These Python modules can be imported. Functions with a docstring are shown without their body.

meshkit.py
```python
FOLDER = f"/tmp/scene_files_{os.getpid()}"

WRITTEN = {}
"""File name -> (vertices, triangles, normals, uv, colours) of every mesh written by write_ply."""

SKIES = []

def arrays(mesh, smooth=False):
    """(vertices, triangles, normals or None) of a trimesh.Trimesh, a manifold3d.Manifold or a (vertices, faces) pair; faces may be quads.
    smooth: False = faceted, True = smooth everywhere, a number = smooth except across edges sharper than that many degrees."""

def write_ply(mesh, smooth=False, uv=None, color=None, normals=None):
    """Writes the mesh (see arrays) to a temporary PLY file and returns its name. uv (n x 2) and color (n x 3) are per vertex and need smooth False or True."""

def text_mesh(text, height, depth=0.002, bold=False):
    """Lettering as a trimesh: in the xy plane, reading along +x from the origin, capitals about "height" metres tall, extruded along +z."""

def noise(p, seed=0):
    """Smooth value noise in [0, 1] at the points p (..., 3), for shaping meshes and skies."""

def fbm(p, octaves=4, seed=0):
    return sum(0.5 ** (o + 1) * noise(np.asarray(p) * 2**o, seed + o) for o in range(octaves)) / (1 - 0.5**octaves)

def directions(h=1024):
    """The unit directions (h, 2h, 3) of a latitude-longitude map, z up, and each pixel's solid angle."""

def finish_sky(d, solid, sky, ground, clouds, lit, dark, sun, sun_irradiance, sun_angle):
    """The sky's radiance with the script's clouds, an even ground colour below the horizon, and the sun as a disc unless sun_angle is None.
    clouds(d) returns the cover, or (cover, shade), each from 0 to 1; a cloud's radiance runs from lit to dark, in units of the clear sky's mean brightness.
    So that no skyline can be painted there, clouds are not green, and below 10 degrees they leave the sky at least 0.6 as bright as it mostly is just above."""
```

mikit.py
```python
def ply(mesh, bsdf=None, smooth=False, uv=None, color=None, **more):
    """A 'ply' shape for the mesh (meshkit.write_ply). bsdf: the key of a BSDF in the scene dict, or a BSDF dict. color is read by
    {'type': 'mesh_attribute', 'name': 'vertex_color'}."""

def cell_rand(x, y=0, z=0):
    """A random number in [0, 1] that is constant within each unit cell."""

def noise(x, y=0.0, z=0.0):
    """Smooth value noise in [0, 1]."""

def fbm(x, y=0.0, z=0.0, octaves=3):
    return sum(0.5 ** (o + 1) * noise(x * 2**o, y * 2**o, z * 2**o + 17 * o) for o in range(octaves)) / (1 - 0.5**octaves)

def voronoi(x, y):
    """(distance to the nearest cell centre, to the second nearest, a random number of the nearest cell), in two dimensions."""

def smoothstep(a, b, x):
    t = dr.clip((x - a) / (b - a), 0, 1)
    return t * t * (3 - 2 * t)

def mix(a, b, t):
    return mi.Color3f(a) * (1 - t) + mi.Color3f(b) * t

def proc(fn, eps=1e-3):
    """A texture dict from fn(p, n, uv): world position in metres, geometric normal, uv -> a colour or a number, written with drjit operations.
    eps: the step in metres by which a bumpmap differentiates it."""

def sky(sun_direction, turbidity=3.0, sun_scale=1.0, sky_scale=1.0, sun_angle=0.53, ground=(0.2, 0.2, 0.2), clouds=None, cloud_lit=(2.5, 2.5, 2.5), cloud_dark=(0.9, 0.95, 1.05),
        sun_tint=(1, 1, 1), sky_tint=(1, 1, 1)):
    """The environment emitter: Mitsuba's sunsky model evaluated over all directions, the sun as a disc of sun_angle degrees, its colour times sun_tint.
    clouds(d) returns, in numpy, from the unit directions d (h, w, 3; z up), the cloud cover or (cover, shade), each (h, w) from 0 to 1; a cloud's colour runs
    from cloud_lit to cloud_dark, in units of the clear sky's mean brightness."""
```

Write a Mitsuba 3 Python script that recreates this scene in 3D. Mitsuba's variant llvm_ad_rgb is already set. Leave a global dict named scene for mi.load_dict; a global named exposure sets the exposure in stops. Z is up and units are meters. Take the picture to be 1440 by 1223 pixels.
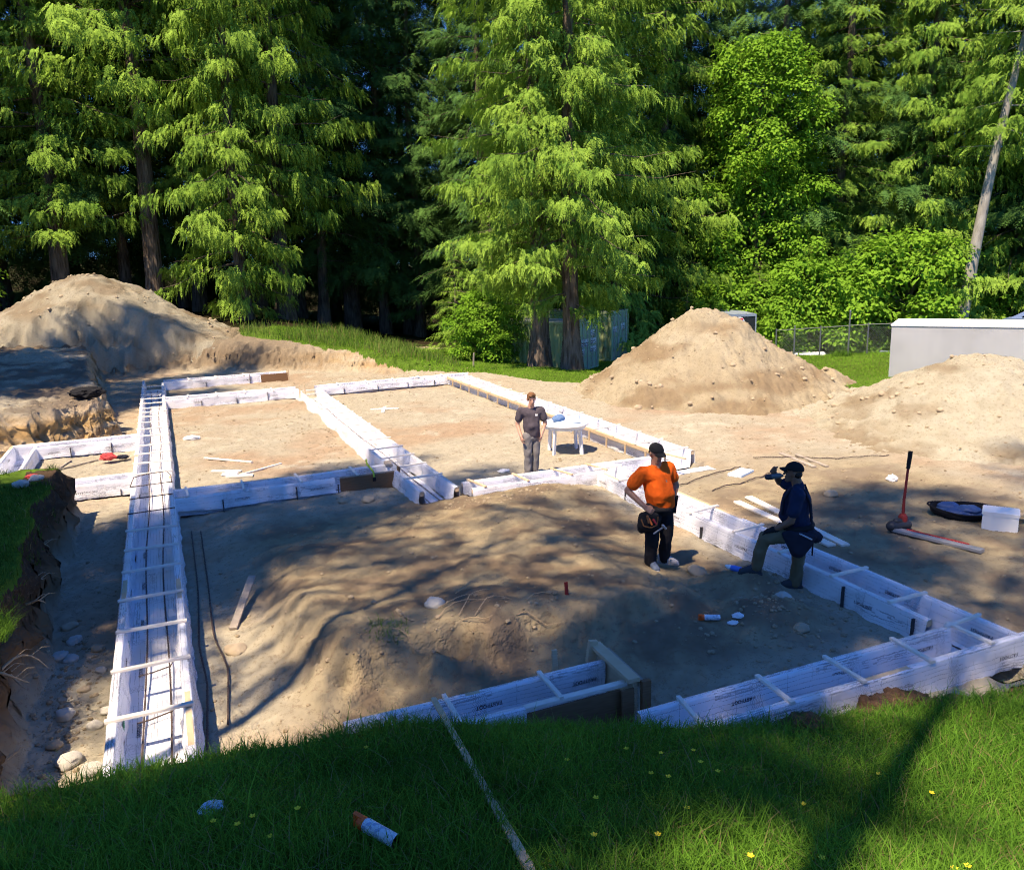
import math, random
import numpy as np, trimesh, mitsuba as mi, drjit as dr, mikit, meshkit
import manifold3d as m3
from meshkit import fbm, noise
T = mi.ScalarTransform4f
scene, labels = {}, {}

# ---------------------------------------------------------------- camera, sky, exposure
CAM = np.array([0.0, 0.0, 4.5])
FWD, UP = np.array([0.3816, 0.9006, -0.2081]), np.array([0.1065, 0.1812, 0.9777])
scene['camera'] = {'type': 'perspective', 'fov': 64.2, 'fov_axis': 'x', 'near_clip': 0.05, 'far_clip': 3000.0,
                   'to_world': T().look_at(origin=CAM.tolist(), target=(CAM + FWD).tolist(), up=UP.tolist())}
SUN_AZ = np.array([-0.86, -0.51]); SUN_EL = math.radians(61)
SUN = [SUN_AZ[0] * math.cos(SUN_EL), SUN_AZ[1] * math.cos(SUN_EL), math.sin(SUN_EL)]
scene['sky'] = mikit.sky(SUN, turbidity=2.5, sun_tint=(1, 0.97, 0.92), sky_scale=.75, sky_tint=(.42, .80, 1.50), ground=(0.12, 0.14, 0.08))
exposure = 2.6

# ---------------------------------------------------------------- helpers
def num(key):
    if key not in scene and key not in labels and not any(k.startswith(key + '__') for k in scene): return key
    i = 1
    while True:
        k = f'{key}_{i:03d}'
        if k not in scene and k not in labels and not any(q.startswith(k + '__') for q in scene): return k
        i += 1
def thing(name, label, cat, group=None):
    k = num(name); labels[k] = {'label': label, 'category': cat}
    if group: labels[k]['group'] = group
    return k
def put(parent, name, mesh, bsdf, smooth=False, label=None, kind=None, **kw):
    k = num(parent + '__' + name if parent else name)
    scene[k] = mikit.ply(mesh, bsdf, smooth=smooth, **kw)
    if label or kind:
        labels.setdefault(k, {})
        if label: labels[k]['label'] = label
        if kind: labels[k]['kind'] = kind
    return k
def single(name, label, cat, mesh, bsdf, smooth=False, group=None, **kw):
    k = thing(name, label, cat, group); scene[k] = mikit.ply(mesh, bsdf, smooth=smooth, **kw); return k
def cat(ms): return trimesh.util.concatenate([m if isinstance(m, trimesh.Trimesh) else tm(m) for m in ms])
def tm(m):
    q = m.to_mesh(); return trimesh.Trimesh(np.array(q.vert_properties[:, :3], float), np.array(q.tri_verts), process=False)
def frame(t, up=(0, 0, 1)):
    t = np.asarray(t, float); t = t / np.linalg.norm(t)
    u = np.asarray(up, float)
    if abs(t @ u) > 0.98: u = np.array([1.0, 0, 0])
    s = np.cross(t, u); s /= np.linalg.norm(s); return t, s, np.cross(s, t)
def beam(p0, p1, w, h, up=(0, 0, 1), ch=0.004):
    """A chamfered board from p0 to p1, w across (horizontally), h in the up direction."""
    p0, p1 = np.asarray(p0, float), np.asarray(p1, float)
    t, s, u = frame(p1 - p0, up); L = np.linalg.norm(p1 - p0)
    c = min(ch, w * .3, h * .3)
    a, b = w / 2, h / 2
    prof = [(-a + c, -b), (a - c, -b), (a, -b + c), (a, b - c), (a - c, b), (-a + c, b), (-a, b - c), (-a, -b + c)]
    v = [p0 + s * x + u * y for x, y in prof] + [p1 + s * x + u * y for x, y in prof]
    n = 8; f = []
    for i in range(n):
        j = (i + 1) % n; f += [[i, i + n, j], [j, i + n, j + n]]
    for i in range(1, n - 1): f += [[0, i, i + 1], [n, n + i + 1, n + i]]
    m = trimesh.Trimesh(np.array(v), np.array(f), process=False)
    if m.volume < 0: m.invert()
    return m
def tube(pts, rad, n=8):
    pts = np.asarray(pts, float); k = len(pts)
    rad = np.full(k, rad, float) if np.isscalar(rad) else np.asarray(rad, float)
    tang = np.gradient(pts, axis=0); v = []
    ref = np.array([0.31, 0.17, 0.93])
    for i in range(k):
        t = tang[i] / (np.linalg.norm(tang[i]) + 1e-12)
        if abs(t @ ref) > .97: ref = np.array([0.9, 0.3, 0.1])
        s = np.cross(t, ref); s /= np.linalg.norm(s); u = np.cross(s, t)
        a = np.arange(n) * 2 * np.pi / n
        v.append(pts[i] + rad[i] * (np.cos(a)[:, None] * s + np.sin(a)[:, None] * u))
    v = np.vstack(v + [pts[:1], pts[-1:]]); f = []
    for i in range(k - 1):
        for j in range(n):
            a, b = i * n + j, i * n + (j + 1) % n
            f += [[a, b, a + n], [b, b + n, a + n]]
    for j in range(n):
        f += [[k * n, (j + 1) % n, j], [k * n + 1, (k - 1) * n + j, (k - 1) * n + (j + 1) % n]]
    m = trimesh.Trimesh(v, np.array(f), process=False)
    if m.volume < 0: m.invert()
    return m
def lathe(prof, n=20):
    """Revolve (r, z) pairs about z."""
    return trimesh.creation.revolve(np.array(prof, float), sections=n)
def rock(r, seed, sub=2, flat=.65, rough=.35):
    m = trimesh.creation.icosphere(subdivisions=sub); v = m.vertices
    d = 1 + rough * (fbm(v * 1.3 + seed * 7.7, 3, seed) - .5) * 2
    v = v * d[:, None] * np.array([1.0, .8 + .3 * noise(np.array([[seed * 1.7, 3.3, .1]]))[0], flat]) * r
    return trimesh.Trimesh(v, m.faces, process=False)
def at(m, loc=(0, 0, 0), rz=0, rx=0, ry=0, s=1):
    m = m.copy(); R = trimesh.transformations.euler_matrix(rx, ry, rz, 'sxyz'); m.apply_transform(np.diag([s, s, s, 1.] if np.isscalar(s) else [*s, 1.]))
    m.apply_transform(R); m.apply_translation(loc); return m

# ---------------------------------------------------------------- materials
def rgb(*c): return {'type': 'rgb', 'value': list(c)}
def mat(key, color, rough=.7, spec=.3, metallic=0., two=False, **kw):
    b = {'type': 'principled', 'base_color': rgb(*color) if isinstance(color, tuple) else color, 'roughness': rough, 'specular': spec, 'metallic': metallic, **kw}
    scene[key] = {'type': 'twosided', 'bsdf': b} if two else b
def bump(key, inner, fn, scale, eps=2e-3):
    scene[key] = {'type': 'bumpmap', 'arbitrary': mikit.proc(fn, eps), 'scale': scale, 'bsdf': inner}
F = mi.Float
def n3(p, s, o=0.): return mikit.noise(p.x * s + o, p.y * s - o, p.z * s + o * .5)
def f3(p, s, oct=3, o=0.): return mikit.fbm(p.x * s + o, p.y * s - o, p.z * s + o, octaves=oct)
VC = {'type': 'mesh_attribute', 'name': 'vertex_color'}
def wood_tex(c1, c2, s=1.):
    def fn(p, n, uv):
        g = mikit.fbm(p.x * 9 * s + p.z * 40, p.y * 9 * s + p.x * 3, p.z * 60 * s, octaves=3)
        d = mikit.noise(p.x * 2.2, p.y * 2.2, p.z * 2.2)
        return mikit.mix(mi.Color3f(*c1), mi.Color3f(*c2), dr.clip(g * .8 + d * .4 - .1, 0, 1))
    return mikit.proc(fn)
mat('wood_pale', wood_tex((.62, .50, .33), (.44, .32, .19)), .75, .2)
mat('wood_grey', wood_tex((.40, .35, .29), (.24, .20, .16)), .85, .15)
mat('wood_brown', wood_tex((.26, .15, .08), (.13, .075, .04)), .8, .2)
mat('wood_white', wood_tex((.80, .76, .68), (.64, .59, .50)), .7, .2)
mat('steel_dark', (.05, .05, .055), .55, .4, .4)
mat('rebar', (.10, .075, .065), .7, .3, .3)
mat('black_cloth', (.018, .018, .02), .9, .1, sheen=.2)
mat('plastic_white', (.78, .79, .80), .4, .5)
mat('metal_grey', (.42, .43, .45), .45, .5, .6)
def fabric_fn(p, n, uv):
    u, v = uv.x, uv.y
    wob = .006 * (mikit.noise(u * 3., v * 2.) - .5)
    a = (v + wob) / .047
    d = dr.abs(a - dr.round(a)) * .047
    row = mikit.cell_rand(dr.round(a), 3., dr.floor(u / .55 + dr.round(a) * .37))
    line = dr.select((d < .0017) & (row > .30), 1., 0.)
    # little dash marks, and clusters of wavy vertical strokes once every 1.25 m
    k = u / 1.25 - dr.floor(u / 1.25)
    wv = (k * 1.25 - .5 + .016 * dr.sin(v * 55.)) / .022
    wave = dr.select((dr.abs(k * 1.25 - .5) < .075) & (dr.abs(wv - dr.round(wv)) < .11), 1., 0.)
    b = u / .32
    vert = dr.select((dr.abs(b - dr.round(b)) * .32 < .0022) & (mikit.cell_rand(dr.round(b), dr.floor(v / .14), 9.) > .6), .8, 0.)
    # printed blocks of small type
    bx, by = u / .052, v / .030
    blk = mikit.cell_rand(dr.floor(u / .62), dr.floor(v / .10), 2.) > .90
    typ = dr.select(blk & (mikit.cell_rand(dr.floor(bx), dr.floor(by * 2), 5.) > .45) & (dr.abs(by - dr.round(by)) > .22), .75, 0.)
    ink = dr.clip(line + wave + vert + typ, 0, 1)
    dirt = mikit.smoothstep(.52, .8, mikit.fbm(p.x * 1.7, p.y * 1.7, p.z * 4., octaves=3))
    base = mikit.mix(mi.Color3f(.70, .71, .76), mi.Color3f(.54, .49, .42), dirt * .45)
    return mikit.mix(base, mi.Color3f(.05, .05, .08), ink * .72)
scene['fabric'] = {'type': 'twosided', 'bsdf': {'type': 'principled', 'base_color': mikit.proc(fabric_fn), 'roughness': .34, 'specular': .5}}
mat('ink', (.03, .03, .05), .6, .2)
mat('green_ink', (.05, .22, .12), .6, .2)

# ---------------------------------------------------------------- the lie of the land
def sst(a, b, x):
    t = np.clip((x - a) / (b - a), 0, 1); return t * t * (3 - 2 * t)
LIPX = np.array([-60, -6, -2, 0, 1.2, 2.5, 3.5, 4.6, 6, 7.5, 9, 11, 14, 60.])
LIPY = np.array([5.4, 5.4, 5.45, 5.6, 5.65, 5.45, 5.25, 4.95, 4.75, 4.6, 4.45, 4.1, 3.4, 3.4])
LIPZ = np.array([1.45, 1.4, 1.27, 1.16, 1.03, .84, .64, .49, .39, .30, .22, .2, .2, .2])
def sst(a, b, x):
    t = np.clip((x - a) / (b - a), 0, 1); return t * t * (3 - 2 * t)
LFTX = lambda y: -1.86 + .13 * (1 - sst(8.5, 12, y)) + .07 * np.sin(y * 1.3) + .05 * np.sin(y * 3.1 + 1)      # the cut edge of the grassed bank left of the long form
BBX = np.array([-40, -2.4, 1.3, 5.2, 8.6, 11, 13, 60])                             # foot of the cut at the back of the pit
BBY = np.array([38.5, 38.5, 38.2, 35.6, 32.0, 30.8, 30.6, 30.6])
BBH = np.array([1.35, 1.3, 1.3, 1.25, .85, .3, .0, -.0])
def P3(x, y, s, seed=0, o=4): return fbm(np.stack([x * s, y * s, np.zeros_like(x) + seed * 3.7], -1), o, seed)
def masks(x, y):
    """(front lawn, left bank, far left plateau, behind the back bank), each 0 to 1 across its cut face"""
    wob = (P3(x, y, 1.1, 5) - .5) * .5 + (P3(x, y, 4., 6, 3) - .5) * .22
    lipy = np.interp(x, LIPX, LIPY)
    front = 1 - sst(0, .42, y - lipy + wob * .5)
    left = (1 - sst(-.10, .16, x - LFTX(y) + wob * .45)) * (1 - sst(-.2, .45, y - 16.3 + wob * .6))
    ex = np.interp(y, [17, 24.4, 37, 40], [-1.6, -1.55, -2.6, -2.9])
    ey = np.interp(x, [-60, -8, -4, -1.5], [21.0, 21.6, 22.7, 24.2])
    fl = (1 - sst(-.35, .30, x - ex + wob)) * sst(-.30, .35, y - ey - wob * 1.3)
    by = np.interp(x, BBX, BBY)
    back = sst(-.2, 1.9, y - by + wob * 2.2)
    return front, left, fl, back
TRENCH = [(-.80, -.14, 4.8, 34), (-.1, 4.05, 15.7, 16.3), (-.12, 4.4, 33.05, 33.65), (-.12, 4.1, 28.35, 28.95), (4.07, 4.75, 13.9, 28.3), (4.75, 10.5, 28.3, 28.9), (9.5, 10.22, 14.2, 28.3), (4.95, 10.55, 13.65, 14.19),
          (7.62, 8.14, 5.1, 14.2), (3.65, 8.1, 5.38, 5.82), (1.15, 3.85, 6.38, 6.82), (-3.6, -.8, 22.1, 22.7), (-3.62, -3.08, 17.6, 22.7), (-3.6, -.8, 17.65, 18.25)]
def gz(x, y, detail=True):
    x, y = np.asarray(x, float), np.asarray(y, float)
    front, left, fl, back = masks(x, y)
    z = np.full_like(x, .13)
    # the trench beside the long form, spoil against its walls, and the rounded island of earth between the forms
    z += -.13 * (1 - sst(.25, 1.1, x)) * (1 - sst(15.0, 16.2, y))
    wob = (P3(x, y, .7, 9) - .5) * 1.5
    isl = sst(.85, 1.5, x + wob * .3) * (1 - sst(4.9, 6.6, x + wob * .6)) * sst(7.62, 8.08, y + wob * .30 + (P3(x, y, 3.0, 17, 3) - .5) * .7) * (1 - sst(11.5, 13.6, y + wob))
    z += isl * (.27 + .10 * np.exp(-((y - 8.6) / 1.0) ** 2))
    z += -.10 * (1 - sst(6.6, 7.8, y)) * sst(.8, 1.4, x) * (1 - sst(4.4, 5.4, x))
    for cx, cy, r, h in ((5.0, 13.0, 1.5, .21), (6.4, 13.3, 1.1, .18), (6.75, 8.35, .5, .16), (6.95, 8.15, .4, .20), (6.35, 7.5, .55, .20), (6.85, 7.35, .4, .12), (3.3, 8.4, .8, .12), (1.7, 8.5, .7, .10),
                         (1.25, 9.8, .6, .12), (5.2, 7.7, .7, .10), (-2.3, 24.3, 1.6, -.02), (3.7, 24.0, .8, .16), (3.6, 21.5, .7, .14), (3.9, 26.5, .6, .16), (13.0, 17.2, 1.6, .08), (-1.1, 15.2, .6, .22), (-1.35, 13.6, .4, .12)):
        z += h * np.exp(-((x - cx) ** 2 + (y - cy) ** 2) / (r * r) * 1.6)
    z += .10 * sst(17, 20, y) * sst(9, 10, x)
    dig = np.zeros_like(x)
    # high ground
    zl = 1.22 - .012 * (y - 9) + .12 * sst(-2.0, -6, x)
    lipy, lipz = np.interp(x, LIPX, LIPY), np.interp(x, LIPX, LIPZ)
    zf = lipz + .27 * np.maximum(lipy - y, 0) ** 1.0
    zf = np.where(y < -4, lipz + .27 * (lipy + 4) + .05 * (-4 - y), zf)
    zfl = 1.15 + .02 * (y - 24) + .05 * np.maximum(-x - 3, 0).clip(0, 8)
    h = np.interp(x, BBX, BBH)
    zb = h + sst(0, 14, y - np.interp(x, BBX, BBY)) * np.interp(x, [-40, 5, 12, 60], [1.0, .7, .0, .0])
    z = z * (1 - back) + zb * back
    z = np.where(fl > 0, z * (1 - fl) + np.maximum(zfl, z) * fl, z)
    z = np.where(left > 0, z * (1 - left) + zl * left, z)
    z = z * (1 - front) + np.maximum(zf, z) * front
    z = z - .55 * sst(13, 18.5, x) * sst(24, 32, y) - 1.5 * sst(40.5, 46, np.hypot(x, y)) * sst(20, 25, x)
    for x0, x1, y0, y1 in TRENCH:
        ins = sst(x0 - .02, x0 + .06, x) * (1 - sst(x1 - .06, x1 + .02, x)) * sst(y0 - .02, y0 + .06, y) * (1 - sst(y1 - .06, y1 + .02, y)) * (1 - front) * (1 - left) * (1 - back)
        z = z * (1 - ins) + np.minimum(z, -.06) * ins
        if detail: dig = np.maximum(dig, ins)
    if detail:
        steep = 4 * (front * (1 - front) + left * (1 - left) + fl * (1 - fl) + back * (1 - back) * h).clip(0, 1)
        bare = (1 - front) * (1 - left)
        z = z + bare * ((P3(x, y, .9, 1) - .5) * .09 + (P3(x, y, 8.5, 14, 2) - .5) * .045 - np.abs(P3(x, y, 3.3, 15, 3) - .5) * .07 + (P3(x, y, 5, 2, 3) - .5) * (.05 + .05 * isl)) + 4 * isl * (1 - isl) * (y < 9) * ((P3(x, y, 8, 19, 3) - .5) * .22 - np.abs(P3(x, y, 5, 20, 3) - .5) * .2) + steep * (P3(x, y, 7, 3, 3) - .5) * .34 - steep * np.abs(P3(x, y, 3.1, 13, 3) - .5) * .35 + (1 - bare) * (P3(x, y, 1.3, 4) - .5) * .16
        z = np.where(dig > .5, np.minimum(z, -.03), z)
        z = z + fl * (np.abs(P3(x, y, 2.4, 8) - .5) * .5 - .05)
    return z
def axis(segs):
    a = []
    for lo, hi, st in segs: a.append(np.arange(lo, hi - st * .4, st))
    return np.concatenate(a + [[segs[-1][1]]])
gx = axis([(-420, -60, 30), (-60, -20, 2.5), (-20, -8, .4), (-8, -3.2, .11), (-3.2, -2.35, .05), (-2.35, -1.45, .017), (-1.45, 9.2, .06), (9.2, 13, .10), (13, 26, .22), (26, 60, 1.7), (60, 420, 30)])
gy = axis([(-60, -6, 4), (-6, 1.4, .4), (1.4, 3.6, .09), (3.6, 17.5, .055), (17.5, 21.2, .10), (21.2, 25.2, .036), (25.2, 30.5, .15), (30.5, 40, .085), (40, 42, .2), (42, 60, .8), (60, 100, 5), (100, 600, 50)])
GX, GY = np.meshgrid(gx, gy)
GZ = gz(GX, GY)
fr, lf, fl_, bk = masks(GX, GY)
sx = 4 * (lf * (1 - lf) + fl_ * (1 - fl_))
sy = 4 * (fr * (1 - fr) + bk * (1 - bk))
CRAG = fbm(np.stack([GX * 5, GY * 5, GZ * 6], -1), 4, 23) - .5
CRAG = CRAG - .5 * np.abs(fbm(np.stack([GX * 7, GY * 7, GZ * 3], -1), 3, 24) - .5)
ox = ((fbm(np.stack([GX * 2.2, GY * 2.2, GZ * 3.5], -1), 3, 21) - .5) * .42 + CRAG * .34) * np.clip(sx, 0, 1)
oy = ((fbm(np.stack([GX * 2.2, GY * 2.2, GZ * 3.5], -1), 3, 22) - .5) * .40 - CRAG * np.where(GY > 27, .15, .5) * (GY > 17)) * np.clip(sy + sx * .8, 0, 1) * (GY > 2)
V = np.stack([GX + ox, GY + oy, GZ], -1)
NXg, NYg = len(gx), len(gy)
idx = np.arange(NXg * NYg).reshape(NYg, NXg)
q = np.stack([idx[:-1, :-1], idx[:-1, 1:], idx[1:, 1:], idx[1:, :-1]], -1)
GRAD = np.hypot(np.gradient(GZ, gy, axis=0), np.gradient(GZ, gx, axis=1))
def lawn_mask(x, y):
    front, left, fl, back = masks(x, y)
    wob = (P3(x, y, .8, 31) - .5)
    m = np.maximum(front > .93, left > .93) & ~((x < -1.9) & (left > .9) & (x > -2.25) & (wob > .12))
    m &= ~((y > 15.2) & (x > -2.4) & (wob > -.1) & (y < 17))
    # the far lawn and the grassed crest behind the pit
    edge = np.interp(x, [3.5, 6, 9, 11.5, 12.5, 14, 16, 18, 20, 24, 60], [40.2, 36.2, 32.3, 29.8, 26.5, 24.2, 22, 19.2, 16.6, 14, 8])
    far = (y > edge + wob * 1.6) & (x > 3.4 + wob) & (y < 43 + wob * 3)
    return m | far
def forest_mask(x, y):
    return ((y > 43 + (P3(x, y, .5, 33) - .5) * 3) | (x > 31) | (y - 39.0 > .55 * (x - 27).clip(0, 99) * 0 + (x < -6) * 5.0) & (x < 3.4) & False)
lm = lawn_mask(GX, GY); fm = forest_mask(GX, GY) | (GY < -60)
LQ = lm[:-1, :-1] & lm[1:, 1:] & lm[1:, :-1] & lm[:-1, 1:]
FQ = fm[:-1, :-1] & ~LQ
# colour of the bare earth: dry tan floor, browner worked island, ochre and grey cut faces, dark topsoil under the turf
def C(*c): return np.array(c, float)
def lerp(a, b, t): return a * (1 - t[..., None]) + b * t[..., None]
col = np.broadcast_to(C(.375, .338, .252), GX.shape + (3,))
n1, n2, n4 = P3(GX, GY, .45, 41), P3(GX, GY, 1.9, 42), P3(GX, GY, 9., 43, 3)
col = lerp(col, C(.35, .26, .175), sst(.45, .72, n1))
col = lerp(col, C(.45, .415, .32), sst(.52, .75, n2) * .8)
work = sst(.3, 1.5, GX) * (1 - sst(6.8, 7.6, GX)) * (1 - sst(13.5, 15.0, GY)) * sst(6, 7.2, GY)
rt = sst(8.3, 9.2, GX) * (1 - sst(13, 15, GX)) * (1 - sst(11.5, 15.0, GY))
col = lerp(col, lerp(np.broadcast_to(C(.285, .228, .135), col.shape), C(.15, .105, .065), sst(.4, .62, n2)), np.clip(work * .85 + rt * .75, 0, 1))
strat = fbm(np.stack([GX * .5, GY * .5, GZ * 5], -1), 3, 44)
col = lerp(col, lerp(np.broadcast_to(C(.43, .28, .12), col.shape), C(.50, .40, .26), sst(.42, .6, strat)), np.clip((sx + sy) * 1.2, 0, 1) * (GY > 17) * np.where(GY > 27, .55, 1.))
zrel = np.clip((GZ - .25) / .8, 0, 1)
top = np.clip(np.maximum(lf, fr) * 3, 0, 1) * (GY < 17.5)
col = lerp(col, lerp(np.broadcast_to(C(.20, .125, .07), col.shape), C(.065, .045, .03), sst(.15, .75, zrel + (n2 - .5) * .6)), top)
col = lerp(col, C(.14, .115, .09), np.clip((fl_ - .93) * 14, 0, 1) * sst(.38, .55, n1 + (n2 - .5) * .5) * .85)
col = lerp(col, C(.17, .13, .09), np.clip((bk - .0) * 4, 0, 1) * (1 - sst(4.5, 7.5, GX)) * .75)
trench = (1 - sst(.2, .9, GX)) * (1 - sst(8.6, 9.6, GY + (n2 - .5) * 2)) * 0
col = col * (.82 + .36 * n4)[..., None]
col = np.clip(col, .02, .8).reshape(-1, 3)
VV = V.reshape(-1, 3)
def sub(qm):
    f = q[qm]; f = np.vstack([f[:, [0, 1, 2]], f[:, [0, 2, 3]]])
    u, inv = np.unique(f, return_inverse=True); return VV[u], inv.reshape(-1, 3), u
def speck(p, n, uv):
    a = f3(p, 22., 3); b = n3(p, 95.)
    return dr.clip(mikit.smoothstep(.52, .80, a * .7 + b * .35) * .55, 0, 1)
def earth_bump(p, n, uv): return f3(p, 16., 3) * .75 + n3(p, 70., 3.) * .25
earth = {'type': 'blendbsdf', 'weight': mikit.proc(speck), 'a': {'type': 'diffuse', 'reflectance': VC}, 'b': {'type': 'diffuse', 'reflectance': rgb(.17, .12, .075)}}
bump('earth', earth, earth_bump, .06, 4e-3)
v_, f_, u_ = sub(~LQ & ~FQ)
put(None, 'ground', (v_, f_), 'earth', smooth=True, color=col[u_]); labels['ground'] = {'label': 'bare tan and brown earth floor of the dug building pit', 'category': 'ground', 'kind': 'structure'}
def turf_fn(p, n, uv):
    a = f3(p, 1.1, 3); b = f3(p, 14., 2)
    return mikit.mix(mi.Color3f(.045, .075, .014), mi.Color3f(.12, .21, .026), dr.clip(a * .9 + b * .7 - .35, 0, 1))
scene['turf'] = {'type': 'diffuse', 'reflectance': mikit.proc(turf_fn)}
v_, f_, u_ = sub(LQ & ~FQ)
put(None, 'lawn', (v_, f_), 'turf', smooth=True); labels['lawn'] = {'label': 'green lawn around the dug pit, in front and behind', 'category': 'lawn', 'kind': 'structure'}
def litter_fn(p, n, uv):
    return mikit.mix(mi.Color3f(.030, .024, .014), mi.Color3f(.045, .055, .02), mikit.smoothstep(.4, .65, f3(p, .7, 3)))
scene['litter'] = {'type': 'diffuse', 'reflectance': mikit.proc(litter_fn)}
v_, f_, u_ = sub(FQ)
put(None, 'forest_floor', (v_, f_), 'litter', smooth=True); labels['forest_floor'] = {'label': 'dark leaf-littered forest floor under the tall conifers', 'category': 'forest floor', 'kind': 'structure'}
def g1(x, y): return float(gz(np.array([x]), np.array([y]))[0])

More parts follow.
